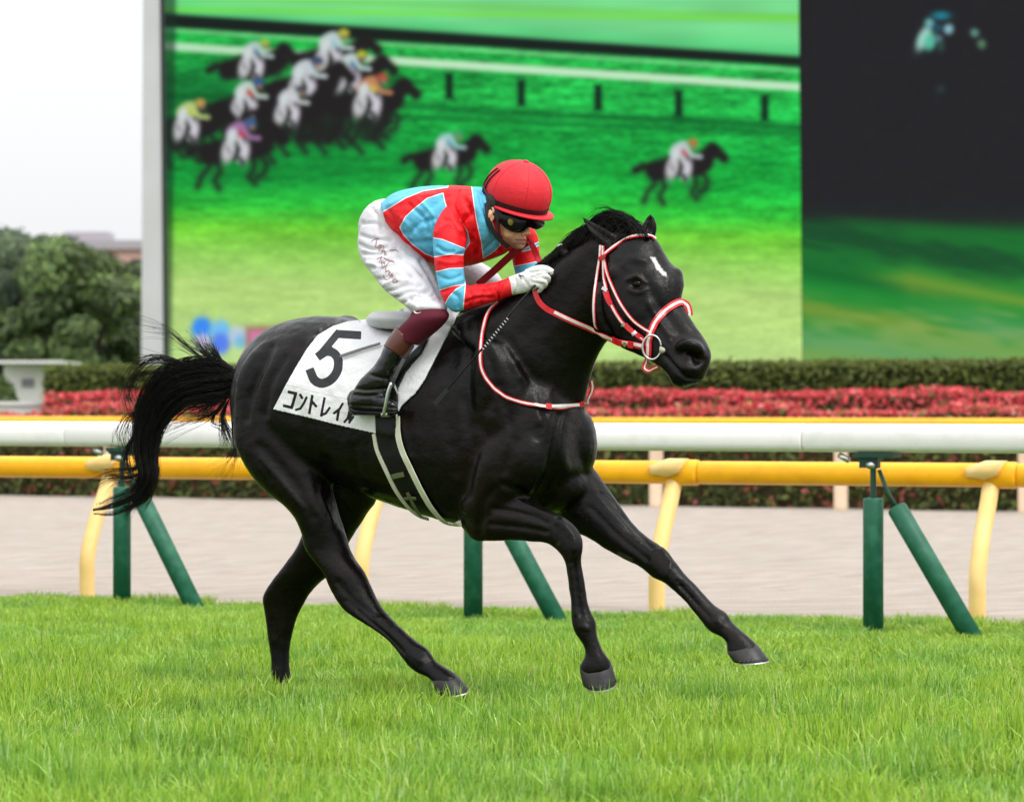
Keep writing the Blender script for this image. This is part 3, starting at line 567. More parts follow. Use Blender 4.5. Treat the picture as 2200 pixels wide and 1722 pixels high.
HDS = [(1283, 560, 1385, 490, .02, .075), (1284, 585, 1412, 518, .03, .092), (1286, 620, 1438, 560, .035, .105), (1292, 662, 1464, 588, .045, .108), (1302, 706, 1471, 612, .055, .10), (1328, 742, 1464, 645, .065, .086), (1370, 762, 1480, 678, .08, .072), (1402, 780, 1500, 708, .09, .066), (1426, 797, 1519, 737, .10, .068), (1440, 815, 1528, 762, .105, .066), (1452, 828, 1522, 790, .105, .055), (1466, 833, 1508, 818, .105, .035)]
limb(hb, HDS, 5, 28)
blob(hb, 1322, 668, .10, 52, 74, .055, -.35); blob(hb, 1345, 600, .09, 48, 30, .05, .5)      # cheek, temple
blob(hb, 1450, 598, -.02, 19, 24, .05, 0)                                                    # far brow
blob(hb, 1482, 757, .13, 32, 27, .052, .6); blob(hb, 1462, 812, .12, 24, 20, .045, .4)       # nostril, lower lip
limb(hb, [(1332, 518, 1298, 530, .06, .03), (1322, 503, 1284, 517, .065, .027), (1298, 487, 1266, 500, .07, .022), (1268, 474, 1256, 482, .07, .015), (1248, 460, 1245, 463, .07, .006)], 4, 14)
limb(hb, [(1400, 520, 1378, 516, -.05, .03), (1408, 506, 1374, 503, -.05, .027), (1411, 488, 1375, 489, -.05, .022), (1408, 471, 1385, 473, -.05, .014), (1398, 457, 1395, 458, -.05, .006)], 4, 14)
blob(hb, 1240, 955, -.12, 44, 80, .12, .05); blob(hb, 1138, 985, .13, 58, 85, .12, .1)       # breast muscles
blob(hb, 1085, 870, .19, 66, 150, .065, -.25); blob(hb, 1165, 1035, -.03, 100, 66, .15, .15)           # shoulder, brisket
limb(hb, [(1090, 860, 1190, 910, .08, .08), (1075, 890, 1195, 940, .13, .09), (1018, 975, 1152, 1050, .17, .10), (992, 1050, 1100, 1115, .165, .095), (990, 1095, 1060, 1150, .16, .08)], 4, 20)   # upper arm
blob(hb, 600, 850, .15, 100, 130, .10, .15); blob(hb, 745, 760, -.10, 60, 84, .14)   # haunch, near and far hip
blob(hb, 1335, 508, .0, 50, 17, .06, -.1)                                                       # poll
limb(hb, [(530, 775, 535, 835, 0, .045), (500, 788, 503, 828, 0, .038), (470, 785, 470, 818, 0, .02)], 4, 12)
hme = remesh(hb, .0075, 5, .5)
v = vco(hme); pp = proj(v); ed = np.empty(len(hme.edges)*2, np.int32); hme.edges.foreach_get('vertices', ed); ed = ed.reshape(-1, 2)
sg = lambda x: 1/(1+np.exp(-np.clip(x, -30, 30)))
wgt = sg((np.interp(pp[:, 0], [1080, 1110, 1262], [1085, 1100, 1112])-pp[:, 1])/12)*sg((1262-pp[:, 0])/12)   # trunk and neck blend broadly, legs and head stay crisp
deg = np.bincount(ed.ravel(), minlength=len(v))[:, None]
for it in range(100):
    ac = np.zeros_like(v)
    for k in range(3): ac[:, k] = np.bincount(ed[:, 0], v[ed[:, 1], k], len(v))+np.bincount(ed[:, 1], v[ed[:, 0], k], len(v))
    v = v+(ac/deg-v)*(wgt*(.6 if it % 2 == 0 else -.56))[:, None]
setco(hme, v)
v, nn = vco(hme), vno(hme); pp = proj(v); camv = A(0, 0, HC)-v; camv /= np.linalg.norm(camv, axis=1)[:, None]
face = np.clip((np.sum(nn*camv, 1)-.02)*4, 0, 1); SS = PY(0, 0)
sval = (v-C0)@RD
def stroke(pts, rad, dep, smin=-9., smax=9.):
    global disp
    d = line_dist(pp, catmull(pts, 5)); k = np.exp(-(d/rad)**2)*face*((sval > smin) & (sval < smax)); disp += k*dep
disp = np.zeros(len(v))
for q in [([(1205, 890), (1194, 950), (1188, 1005), (1160, 1062)], 13, -.020, -.2), ([(1060, 1092), (1130, 1104), (1176, 1122)], 6, -.008, .05), ([(1055, 1126), (1120, 1132), (1172, 1142)], 6, -.007, .05),
          ([(1062, 1050), (1042, 1075), (1034, 1110), (1030, 1145)], 9, -.009, .05), ([(1010, 760), (1000, 860), (1015, 960), (1000, 1060)], 14, -.014, .05), ([(1060, 720), (1130, 800), (1170, 880)], 18, -.012, 0.),
          ([(1075, 830), (1100, 930), (1085, 1010)], 10, -.007, .05), ([(1165, 1080), (1120, 1056), (1080, 1040)], 8, -.010, .05),
          ([(585, 745), (560, 800), (540, 845), (530, 900)], 8, -.009, .0), ([(612, 770), (580, 830), (570, 890)], 9, -.007, .0), ([(660, 705), (648, 750), (640, 800)], 14, -.010, .0), ([(640, 880), (660, 940), (690, 1000)], 18, -.014, .0),
          ([(560, 960), (600, 1000), (640, 1050), (670, 1110)], 12, -.008, .0), ([(694, 990), (712, 1060), (735, 1130)], 11, -.007, .0), ([(790, 960), (800, 1030), (840, 1080)], 20, -.006, .0),
          ([(725, 1250), (760, 1290), (800, 1320)], 7, -.006, .0), ([(745, 1290), (810, 1345), (860, 1392)], 5, -.005, .0), ([(585, 1330), (592, 1380), (594, 1430)], 5, -.005), ([(1236, 1215), (1242, 1280), (1250, 1325)], 4, -.005), ([(1455, 1248), (1500, 1298)], 4, -.005),
          ([(1298, 560), (1288, 620), (1296, 690), (1330, 742)], 7, -.016), ([(1392, 650), (1415, 690), (1440, 720)], 6, .006), ([(1385, 600), (1420, 660), (1460, 715)], 9, -.007), ([(1340, 570), (1355, 555), (1385, 560)], 9, .006),
          ([(1350, 600), (1368, 594), (1386, 606)], 5, .010), ([(1352, 622), (1372, 629), (1388, 620)], 5, .006), ([(1363, 611), (1373, 612)], 9, -.013),
          ([(1455, 745), (1475, 735), (1502, 745), (1512, 765)], 6, .009), ([(1466, 758), (1484, 763), (1499, 769)], 12, -.042), ([(1430, 764), (1452, 790), (1476, 812), (1505, 815)], 4, -.014), ([(1470, 790), (1495, 795)], 8, .005),
          ([(1258, 474), (1290, 500), (1318, 518)], 6, -.016), ([(1396, 470), (1393, 490), (1390, 508)], 8, -.016), ([(1270, 560), (1200, 650), (1130, 720)], 26, -.008),
          ([(1408, 672), (1424, 700), (1440, 735)], 3.5, .004), ([(1396, 690), (1412, 722), (1432, 748)], 3.5, .0035), ([(1345, 690), (1370, 715), (1392, 735)], 4, -.006), ([(1110, 1072), (1150, 1092), (1190, 1110)], 4, .005, .05), ([(560, 985), (600, 1030), (650, 1090)], 5, .004, 0.),
          ([(700, 1020), (690, 1060), (715, 1120)], 5, .004, 0.), ([(1295, 1060), (1340, 1110), (1400, 1175)], 5, -.007), ([(1270, 1090), (1330, 1150), (1390, 1200)], 6, -.006), ([(1424, 1180), (1440, 1205), (1430, 1235)], 6, .006), ([(1205, 1120), (1230, 1150), (1235, 1180)], 7, .007, .05), ([(1194, 1130), (1196, 1165)], 5, -.007, .05),
          ([(1236, 1205), (1240, 1260), (1248, 1320)], 3.5, -.007, .05), ([(1226, 1215), (1230, 1270), (1236, 1320)], 3.5, .004, .05), ([(1462, 1258), (1500, 1300), (1525, 1325)], 3.5, -.007), ([(1250, 1345), (1262, 1350)], 7, .006, .05), ([(1540, 1332), (1548, 1342)], 7, .006), ([(770, 1312), (820, 1355), (868, 1402)], 3.5, -.007, 0.), ([(895, 1412), (905, 1420)], 7, .006, 0.),
          ([(1020, 700), (1060, 800), (1050, 880)], 10, -.008, 0.), ([(980, 760), (960, 880), (985, 1010)], 16, -.006, 0.), ([(1110, 780), (1150, 850), (1160, 900)], 12, .008, 0.), ([(1085, 740), (1120, 810)], 10, .007, 0.), ([(870, 900), (900, 1000), (930, 1060)], 10, -.004, 0.), ([(760, 960), (770, 1020), (790, 1050)], 10, -.005, 0.)]:
    stroke(*q)
disp += .005*(vnoise(v, 9, 2)-.5)+.003*(vnoise(v, 22, 4)-.5)+.0012*(vnoise(v, 45, 6)-.5)
v = v+nn*disp[:, None]
setco(hme, v)
# white star, dusting of sweat on the coat
pp = proj(v); fattr(hme, 'star', np.where(face > .2, np.maximum(poly_sdf(pp, Z2((1156, 514), (1196, 518), (1216, 560), (1242, 608), (1287, 640), (1286, 672), (1248, 657), (1208, 612), (1178, 557))), -30)+1.8*(vnoise(pp, .35, 3)-.5)*2, -30))
wn = vnoise(pp, .12, 21)
fattr(hme, 'sweat', np.where(face > .1, np.exp(-(line_dist(pp, [(668, 735), (690, 708), (715, 692), (742, 684)])/7)**2)*np.clip(wn-.3, 0, 1)*.8+.8*np.exp(-(line_dist(pp, [(1472, 829), (1495, 828), (1510, 818)])/5)**2)*(vnoise(pp, .3, 5) > .5), 0))
fattr(hme, 'chestnut', np.where((face > .1) & (sval < 0), 7-line_dist(pp, [(1330, 1191), (1342, 1197), (1354, 1203)]), -9))
M_coat = mat('black_coat', (.0022, .0019, .0018), .36, .17, noise=(3.0, (.0085, .0050, .0036), .42, .78))
t = M_coat.node_tree; bs = t.nodes['Principled BSDF']; tcn = t.nodes.new('ShaderNodeTexCoord'); mp = t.nodes.new('ShaderNodeMapping'); mp.inputs['Scale'].default_value = (60, 60, 420); mp.inputs['Rotation'].default_value = (0, R(25), 0)
n1 = t.nodes.new('ShaderNodeTexNoise'); n1.inputs['Scale'].default_value = 1; n1.inputs['Detail'].default_value = 3; n2 = t.nodes.new('ShaderNodeTexNoise'); n2.inputs['Scale'].default_value = 26; n2.inputs['Detail'].default_value = 4
b1 = t.nodes.new('ShaderNodeBump'); b1.inputs['Strength'].default_value = .35; b1.inputs['Distance'].default_value = .003; b2 = t.nodes.new('ShaderNodeBump'); b2.inputs['Strength'].default_value = .3; b2.inputs['Distance'].default_value = .012
t.links.new(tcn.outputs['Object'], mp.inputs[0]); t.links.new(mp.outputs[0], n1.inputs['Vector']); t.links.new(tcn.outputs['Object'], n2.inputs['Vector']); t.links.new(n1.outputs[0], b1.inputs['Height']); t.links.new(n2.outputs[0], b2.inputs['Height'])
t.links.new(b2.outputs[0], b1.inputs['Normal']); t.links.new(b1.outputs[0], bs.inputs['Normal'])
rr_ = t.nodes.new('ShaderNodeMapRange'); rr_.inputs[1].default_value = .3; rr_.inputs[2].default_value = .7; rr_.inputs[3].default_value = .22; rr_.inputs[4].default_value = .38; n3 = t.nodes.new('ShaderNodeTexNoise'); n3.inputs['Scale'].default_value = 7; n3.inputs['Detail'].default_value = 5
t.links.new(tcn.outputs['Object'], n3.inputs['Vector']); t.links.new(n3.outputs[0], rr_.inputs[0]); t.links.new(rr_.outputs[0], bs.inputs['Roughness'])
attr_mix(M_coat, 'sweat', .1, .9, (.22, .22, .22)); attr_mix(M_coat, 'chestnut', -1, 3, (.045, .045, .032))
attr_mix(M_coat, 'star', -2.0, 1.6, (.56, .54, .53))
hc = P(880, 1530); hc[2] = 0
horse = thing('racehorse', hc, 'black racehorse galloping to the right with a small white star on its forehead', 'horse')
obj('body', hme, M_coat, horse)
dgm = bmesh.new(); dgm.from_mesh(hme); BV = BVHTree.FromBMesh(dgm); dgm.free()
CAMP = Vector((0, 0, HC))
def hit(px, py, bv=None):
    d = Vector(((px-CX)/F, 1, -(py-HY)/F)).normalized(); l, n_, i, dd = (bv or BV).ray_cast(CAMP, d)
    return (np.array(l), np.array(n_)) if l else (None, None)
# eye
M_eye = mat('eye_dark', (.004, .003, .002), .08, .15)
l, n_ = hit(1368, 611); m = MB(); m.ell(l-n_*.011, A(.024, 0, 0), A(0, .020, 0), A(0, 0, .019)); m.build('eye', M_eye, horse)
# hooves and shoes
M_hoof = mat('hoof', (.012, .012, .013), .42, .35, noise=(14, (.034, .031, .027), .45, .75), bump=(60, .3, .004)); M_cor = (.10, .085, .06)
M_shoe = mat('shoe_steel', (.32, .32, .33), .4, .5, .9)
def hoof(c0, c1, b0, b1, s, dep, tilt=0., gloss=None):
    mb = MB(); rr = []
    for t_ in (-.12, 0, .08, .35, .7, .97, 1.0):
        e = np.array(c0)*(1-t_)+np.array(b0)*t_; f_ = np.array(c1)*(1-t_)+np.array(b1)*t_; k = .7 if t_ < 0 else (.88 if t_ == 0 else (.95 if t_ < .1 else (.97 if t_ == 1 else 1)))
        mid = (e+f_)/2; hf = (f_-e)/2*k; rg = ring_s((mid[0]-hf[0], mid[1]-hf[1], mid[0]+hf[0], mid[1]+hf[1], s, dep*(.9+.25*max(t_, 0))*k), 26)
        ph = np.linspace(0, 2*np.pi, 26, endpoint=False); rg[:, 2] -= np.where(np.sin(ph) < 0, 1, -1)*np.abs(np.sin(ph))*tilt; rr.append(rg)
    mb.loft(rr); ho = mb.build('hoof', gloss or M_hoof, horse)
    base = rr[-1]; cen = base.mean(0); nv = (rr[-1].mean(0)-rr[0].mean(0)); nv /= np.linalg.norm(nv); o1 = cen+(base-cen)*1.03; i1 = cen+(base-cen)*.72; idx = list(range(4, 26))+[0]   # open at the heel
    idx = [i for i in range(26) if abs(((i-13)+13) % 26-13) > 2]; idx = [i for i in range(16, 26)]+[i for i in range(0, 11)]
    rings = np.stack([o1+nv*.001, o1+nv*.006, i1+nv*.006, i1+nv*.001], 1)[idx]
    MB().loft(rings).build('horseshoe', M_shoe, ho, False)
    # toe clip and nail heads
    m = MB(); tc_ = base[0]; dv = rr[4][0]-base[0]; sd_ = A(0, .012, 0); ov = (base[0]-cen)/np.linalg.norm(base[0]-cen)*.003
    m.add([tc_+ov-sd_, tc_+ov+sd_, tc_+ov*1.5+dv*.42], [(0, 1, 2)]); m.add([tc_-sd_, tc_+sd_, tc_+dv*.42], [(0, 2, 1)]); m.build('toe_clip', M_shoe, ho, False)
    m = MB()
    for i in (17, 18, 19, 20, 21):
        c = rr[4][i]*.55+rr[5][i]*.45; c = c+(c-rr[4].mean(0))*.015; m.ell(c, A(.0018, 0, 0), A(0, .002, 0), A(0, 0, .0018), 6, 4)
    m.build('nail_heads', M_shoe, ho)
hoof((925, 1458), (979, 1444), (942, 1494), (1010, 1482), .15, .042, .006)
hoof((590, 1488), (637, 1487), (588, 1510), (652, 1508), -.14, .042, .006)
hoof((1243, 1429), (1312, 1416), (1252, 1470), (1325, 1464), .165, .044, .024)
hoof((1559, 1397), (1624, 1378), (1576, 1422), (1652, 1417), -.14, .046, .004)
# hair strands
M_hair = mat('horse_hair', (.006, .0055, .0055), .4, .25, noise=(12, (.011, .009, .008), .4, .7))
def strands(name, curves, rads, parent, m):
    vs, fs, n0 = [], [], 0; ph = np.arange(3)*2*np.pi/3
    for c, r_ in zip(curves, rads):
        k = len(c); T = np.gradient(c, axis=0); T /= np.linalg.norm(T, axis=1)[:, None]+1e-9; N = np.cross(T, A(.1, 1, .05)); N /= np.linalg.norm(N, axis=1)[:, None]+1e-9; B = np.cross(T, N)
        rr = (r_*np.linspace(1, .35, k))[:, None, None]
        vs.append((c[:, None]+rr*(np.cos(ph)[None, :, None]*N[:, None]+np.sin(ph)[None, :, None]*B[:, None])).reshape(-1, 3))
        i = np.arange((k-1)*3).reshape(-1, 3); j = np.roll(i, -1, 1); fs.append(np.stack([i, j, j+3, i+3], -1).reshape(-1, 4)+n0); n0 += k*3
    me = fast_mesh(name, np.vstack(vs), np.vstack(fs)); return obj(name, me, m, parent)
def hairP(c): return np.array([P(x, y, s) for x, y, s in c])
tl = catmull([(516, 812), (478, 816), (430, 820), (375, 836), (338, 878), (320, 925), (316, 975), (321, 1020), (305, 1056), (272, 1078), (232, 1092), (200, 1097)], 4)
tw = np.interp(np.linspace(0, 1, len(tl)), [0, .08, .2, .32, .45, .6, .75, .88, 1], [24, 36, 44, 40, 28, 20, 18, 18, 9])
tT = np.gradient(tl, axis=0); tT /= np.linalg.norm(tT, axis=1)[:, None]; tN = np.stack([-tT[:, 1], tT[:, 0]], 1)
cur, rad = [], []
clump = np.clip(rng.normal(0, .5, 46), -1.15, 1.15); clen = .42+.55*rng.random(46)
for k in range(1400):
    ck = rng.integers(46); o = clump[ck]+rng.normal(0, .055); end = int(len(tl)*min(1, clen[ck]*(.72+.42*rng.random())))
    i = np.arange(max(end, 6)); wv = np.cumsum(rng.normal(0, .035, len(i))); wv -= np.linspace(0, wv[-1]*.5, len(i))
    x = o*np.minimum(1, .5+i/8)+wv; p = tl[i]+tN[i]*(tw[i]*x)[:, None]; s_ = rng.normal(0, .022)*np.minimum(1, .4+i/14)+np.cumsum(rng.normal(0, .002, len(i)))
    cur.append(hairP(np.c_[p, s_])); rad.append(.0013)
def fly(pts, n, spread, r_=.0013, jit=5):
    for k in range(int(n*1.6)):
        q = np.array(pts, float); e = rng.normal(0, 1, 2)*spread; t_ = np.linspace(0, 1, len(q))[:, None]
        q = q+e*t_**1.3+np.cumsum(rng.normal(0, jit*.35, q.shape), 0)*t_; c = catmull(q, 5); s_ = rng.normal(0, .03)*np.linspace(.3, 1, len(c)); cur.append(hairP(np.c_[c, s_])); rad.append(r_)
fly([(480, 800), (440, 775), (400, 745), (360, 715), (315, 705)], 16, 16); fly([(480, 790), (450, 765), (430, 745), (418, 730)], 50, 14, .0012); fly([(490, 792), (470, 768), (455, 752), (448, 742)], 60, 9, .0013)
fly([(430, 800), (380, 775), (330, 768), (290, 790), (272, 830), (285, 880)], 22, 14); fly([(420, 800), (370, 780), (320, 775), (280, 785)], 16, 16); fly([(400, 820), (340, 800), (290, 812), (268, 850), (278, 890)], 14, 10)
fly([(340, 870), (300, 885), (275, 900), (262, 935), (270, 960)], 22, 12); fly([(320, 900), (285, 940), (270, 985), (280, 1020), (300, 1030)], 22, 10); fly([(320, 980), (290, 1005), (255, 1010), (225, 1020)], 26, 12); fly([(320, 1010), (280, 1025), (240, 1025), (215, 1040)], 22, 12)
fly([(325, 1030), (305, 1065), (285, 1085), (268, 1098)], 40, 8, .0012); fly([(330, 1030), (325, 1060), (310, 1080), (298, 1088)], 20, 8)
fly([(492, 850), (470, 880), (440, 895), (400, 905), (360, 918)], 30, 14); fly([(495, 850), (478, 890), (482, 920), (490, 945)], 50, 10, .0012); fly([(480, 860), (455, 905), (480, 915), (500, 960), (490, 1000)], 14, 16); fly([(495, 870), (505, 960), (500, 990), (470, 1025)], 8, 10)
fly([(480, 845), (450, 872), (425, 890)], 60, 12, .0013)
strands('tail', cur, rad, horse, M_hair)
# mane: short hair blown back off the crest, long forelock swept over the poll
cur, rad = [], []
crest = catmull([(1395, 505), (1350, 492), (1300, 500), (1265, 508), (1235, 532), (1200, 556), (1150, 592), (1105, 622), (1050, 650), (1005, 668)], 12)
for k in range(2600):
    u = rng.random(); i = u*(len(crest)-1); j = int(i); b = crest[j]+(crest[min(j+1, len(crest)-1)]-crest[j])*(i-j); Ln = np.interp(u, [0, .2, .35, .6, 1], [85, 70, 55, 34, 22])*(.6+.7*rng.random())
    lift = np.interp(u, [0, .12, .3, .5, 1], [30, 30, 18, 12, 6])*(.4+.9*rng.random()); dn = rng.normal(0, 2.6)
    hx = np.interp(u, [0, .3, 1], [-1, -.93, -.95])
    q = [(b[0], b[1]+6), (b[0]+hx*Ln*.3, b[1]-lift*.8+dn*.2), (b[0]+hx*Ln*.65, b[1]-lift*.75+Ln*.15+dn*.6), (b[0]+hx*Ln, b[1]-lift*.2+Ln*.42+dn)]
    c = catmull(q, 4); s0 = rng.normal(.0, .022); cur.append(hairP(np.c_[c, np.linspace(s0, s0+.03*rng.normal()+.015, len(c))])); rad.append(.0014)
for k in range(800):                               # forelock
    a = rng.random(); q = np.array([(1378-a*20, 506-a*4), (1352, 478), (1318, 462), (1285, 470), (1255, 500)])+rng.normal(0, 1, 2)*A(5, 4)+np.cumsum(rng.normal(0, 1.0, (5, 2)), 0)
    c = catmull(q[:rng.integers(3, 6)], 5); s0 = rng.normal(.0, .025); cur.append(hairP(np.c_[c, np.full(len(c), s0)])); rad.append(.0014)
fly([(1300, 480), (1260, 490), (1230, 520), (1220, 545)], 60, 8, .001, 4); fly([(1340, 470), (1310, 448), (1285, 448), (1270, 462)], 9, 8, .0008, 4)
strands('mane', cur, rad, horse, M_hair)
m = MB(); m.tube([P(1222, 556, .05), P(1212, 540, .05), P(1203, 530, .05)], [.022, .02, .015], 10); kn = m.build('mane_knot', M_hair, horse)
m = MB(); m.ell(P(1203, 527, .052), A(.013, 0, .004), A(0, .011, 0), A(0, 0, .006), 10, 6); m.build('band', mat('knot_band', (.5, .5, .5), .5), kn)

# ------------------------------------------------------------------ tack
M_red = mat('strap_red', lin((206, 26, 36)), .4, .5); M_wht = mat('strap_white', lin((232, 226, 224)), .45, .5, noise=(40, lin((214, 204, 198)), .4, .8))
def surf(pts, bv=None, sdef=.2, n=6, trim=False):
    c = catmull(pts, n); loc, nr = [], []
    if trim: c = np.array([q for q in c if hit(q[0], q[1], bv)[0] is not None])
    for q in c:
        l, m_ = hit(q[0], q[1], bv) if len(q) == 2 else (P(*q), A(0, -1, 0)); loc.append(l); nr.append(m_)
    ok = [i for i, l in enumerate(loc) if l is not None]; Yd = np.interp(range(len(c)), ok, [loc[i][1] for i in ok]) if ok else [PY(q[0], sdef) for q in c]
    N = np.array([nr[i] if nr[i] is not None else (A(.3, -1, 0)) for i in range(len(c))])
    for it in range(3):
        Yd = np.array(Yd); Yd[1:-1] = np.minimum(Yd[1:-1], (Yd[:-2]+Yd[2:])/2*.5+Yd[1:-1]*.5); N[1:-1] = (N[:-2]+N[2:]+N[1:-1])/3
    N /= np.linalg.norm(N, axis=1)[:, None]; return np.array([at(c[i][0], c[i][1], Yd[i]) for i in range(len(c))]), N
def ribbon(mb, path, N, w_, th, off=0., lat=0.):
    T = np.gradient(path, axis=0); T /= np.linalg.norm(T, axis=1)[:, None]+1e-9; B = np.cross(N, T); B /= np.linalg.norm(B, axis=1)[:, None]+1e-9
    c = path+B*lat; w_ = np.broadcast_to(w_, (len(path),))[:, None]/2
    mb.loft(np.stack([c-B*w_+N*off, c+B*w_+N*off, c+B*w_*.94+N*(off+th), c-B*w_*.94+N*(off+th)], 1))
def strap(name, parent, pts, w_, stripe=None, off=.004, bv=None, n=6, lat=0., cols=None, label=None):
    path, N = surf(pts, bv, n=n); mb = MB(); ribbon(mb, path, N, w_, .004, off); o = mb.build(name, (cols or (M_red, M_wht))[0], parent, False)
    if stripe:
        mb = MB(); ribbon(mb, path, N, stripe, .0025, off+.0035, lat); mb.build('white_stripe', (cols or (M_red, M_wht))[1], o, False)
    if label: o['label'] = label
    return o
def keeper(parent, pts, w_, off=.008, mt=None, name='keeper'):
    path, N = surf(pts, n=3); mb = MB(); ribbon(mb, path, N, w_, .004, off); return mb.build(name, mt or M_red, parent, False)
br = thing('bridle', P(1380, 640, .1), 'red and white bridle with steel bit ring on the black horse', 'bridle')
strap('browband', br, Z2((758, 512), (830, 452), (930, 384), (1020, 347), (1110, 340), (1165, 352), (1192, 372)), .019, .0085)
strap('throat_strap', br, Z2((745, 415), (738, 520), (706, 720), (687, 900), (697, 1040), (714, 1108)), .013, .008)
cp = strap('cheek_strap', br, Z2((765, 420), (768, 520), (776, 680), (792, 790), (830, 900), (890, 1010), (960, 1100), (1040, 1165), (1110, 1215)), .016, .007)
keeper(cp, Z2((780, 800), (810, 870), (838, 915)), .019); keeper(cp, Z2((945, 1075), (1000, 1130), (1110, 1200)), .019)
for q in (Z2((770, 775), (808, 800)), Z2((925, 1075), (945, 1080)), Z2((1010, 1160), (1035, 1145))):
    keeper(cp, q, .014, .011, M_steel, 'buckle')
strap('noseband_strap', br, Z2((778, 520), (800, 640), (850, 780), (920, 920), (1010, 1040), (1100, 1110), (1155, 1142)), .013, .006)
strap('noseband', br, Z2((1140, 1340), (1143, 1240), (1160, 1150), (1210, 1040), (1290, 950), (1380, 895), (1428, 897), (1458, 920), (1472, 965), (1475, 1000)), .03, .011)
strap('chin_strap', br, Z2((1150, 1320), (1110, 1400), (1100, 1440), (1135, 1460), (1180, 1440), (1225, 1420)), .018, .005)
keeper(br, Z2((735, 530), (795, 505)), .017, .010)
l, n_ = hit(1400, 746); c = (l if l is not None else P(1400, 746, .13))+A(0, -.016, 0); m = MB()
th_ = np.linspace(0, 2*np.pi, 33); m.tube([c+A(.036*math.cos(a), -.004*math.cos(a), .047*math.sin(a)) for a in th_], .0042, 8, up=(0, 1, 0)); m.build('bit_ring', M_steel, br)
m = MB(); m.tube([c+A(.03, -.002, -.012), c+A(.055, -.004, -.012), c+A(.064, .006, -.008)], [.016, .012, .006], 10); m.build('bit_cheek', mat('bit_guard', lin((170, 172, 150)), .4, .5), br)
rn = thing('reins', P(1250, 700, .15), 'red and white reins running from the jockey\'s glove to the bit', 'reins')
a_ = surf(Z2((200, 765), (212, 850), (258, 915), (360, 982)))[0]
strap('rein_grip', rn, Z2((200, 765), (206, 815), (225, 870), (258, 915), (310, 955), (372, 985)), .022, None, .012)
r1 = strap('near_rein', rn, Z2((360, 980), (470, 1030), (600, 1082), (720, 1132), (860, 1195), (960, 1225), (1050, 1245), (1112, 1262)), .023, .012, .012, lat=.003)
keeper(r1, Z2((868, 1200), (940, 1222)), .027, .018); keeper(r1, Z2((985, 1232), (1030, 1243)), .026, .018); keeper(r1, Z2((955, 1228), (975, 1234)), .018, .020, M_steel, 'buckle')
Z8 = lambda *p: Zm(p, 1000, 600, 5.338)
nl = strap('hanging_loop', rn, Z8((385, 275), (300, 350), (245, 450), (205, 620), (184, 800), (180, 930), (205, 1060), (270, 1185), (370, 1285), (500, 1360), (700, 1430), (900, 1462), (1100, 1470), (1260, 1440), (1370, 1395), (1425, 1320), (1447, 1240), (1436, 1160)), .0165, .007, .008, label='loop of the reins hanging round the chest')
keeper(nl, Z8((905, 1462), (975, 1466)), .024, .014); keeper(nl, Z8((1280, 1430), (1325, 1415)), .022, .014); keeper(nl, Z8((1345, 1400), (1395, 1385)), .02, .015, M_steel, 'buckle')
keeper(nl, Z8((790, 1448), (900, 1466), (1270, 1440)), .012, .0135, M_wht, 'white_end')
def freerib(name, parent, pts, w_, m_):
    c = catmull(pts, 6); path = hairP(c); N = np.tile(A(.2, -1, .1), (len(path), 1)); N /= np.linalg.norm(N[0]); mb = MB(); ribbon(mb, path, N, w_, .004); return mb.build(name, m_, parent, False)
M_dred = mat('rein_dark_red', lin((158, 20, 34)), .5, .4)
z = Z1((1700, 845), (1640, 880), (1500, 1000), (1380, 1110), (1225, 1245)); freerib('loose_rein', rn, [(x, y, s) for (x, y), s in zip(z, (-.02, -.02, -.04, -.05, -.06))], .030, M_dred)
z = Z1((1690, 840), (1725, 890), (1770, 990), (1818, 1070)); freerib('loose_rein', rn, [(x, y, s) for (x, y), s in zip(z, (-.02, -.03, -.05, -.05))], .024, mat('rein_red2', lin((190, 24, 40)), .5, .4))

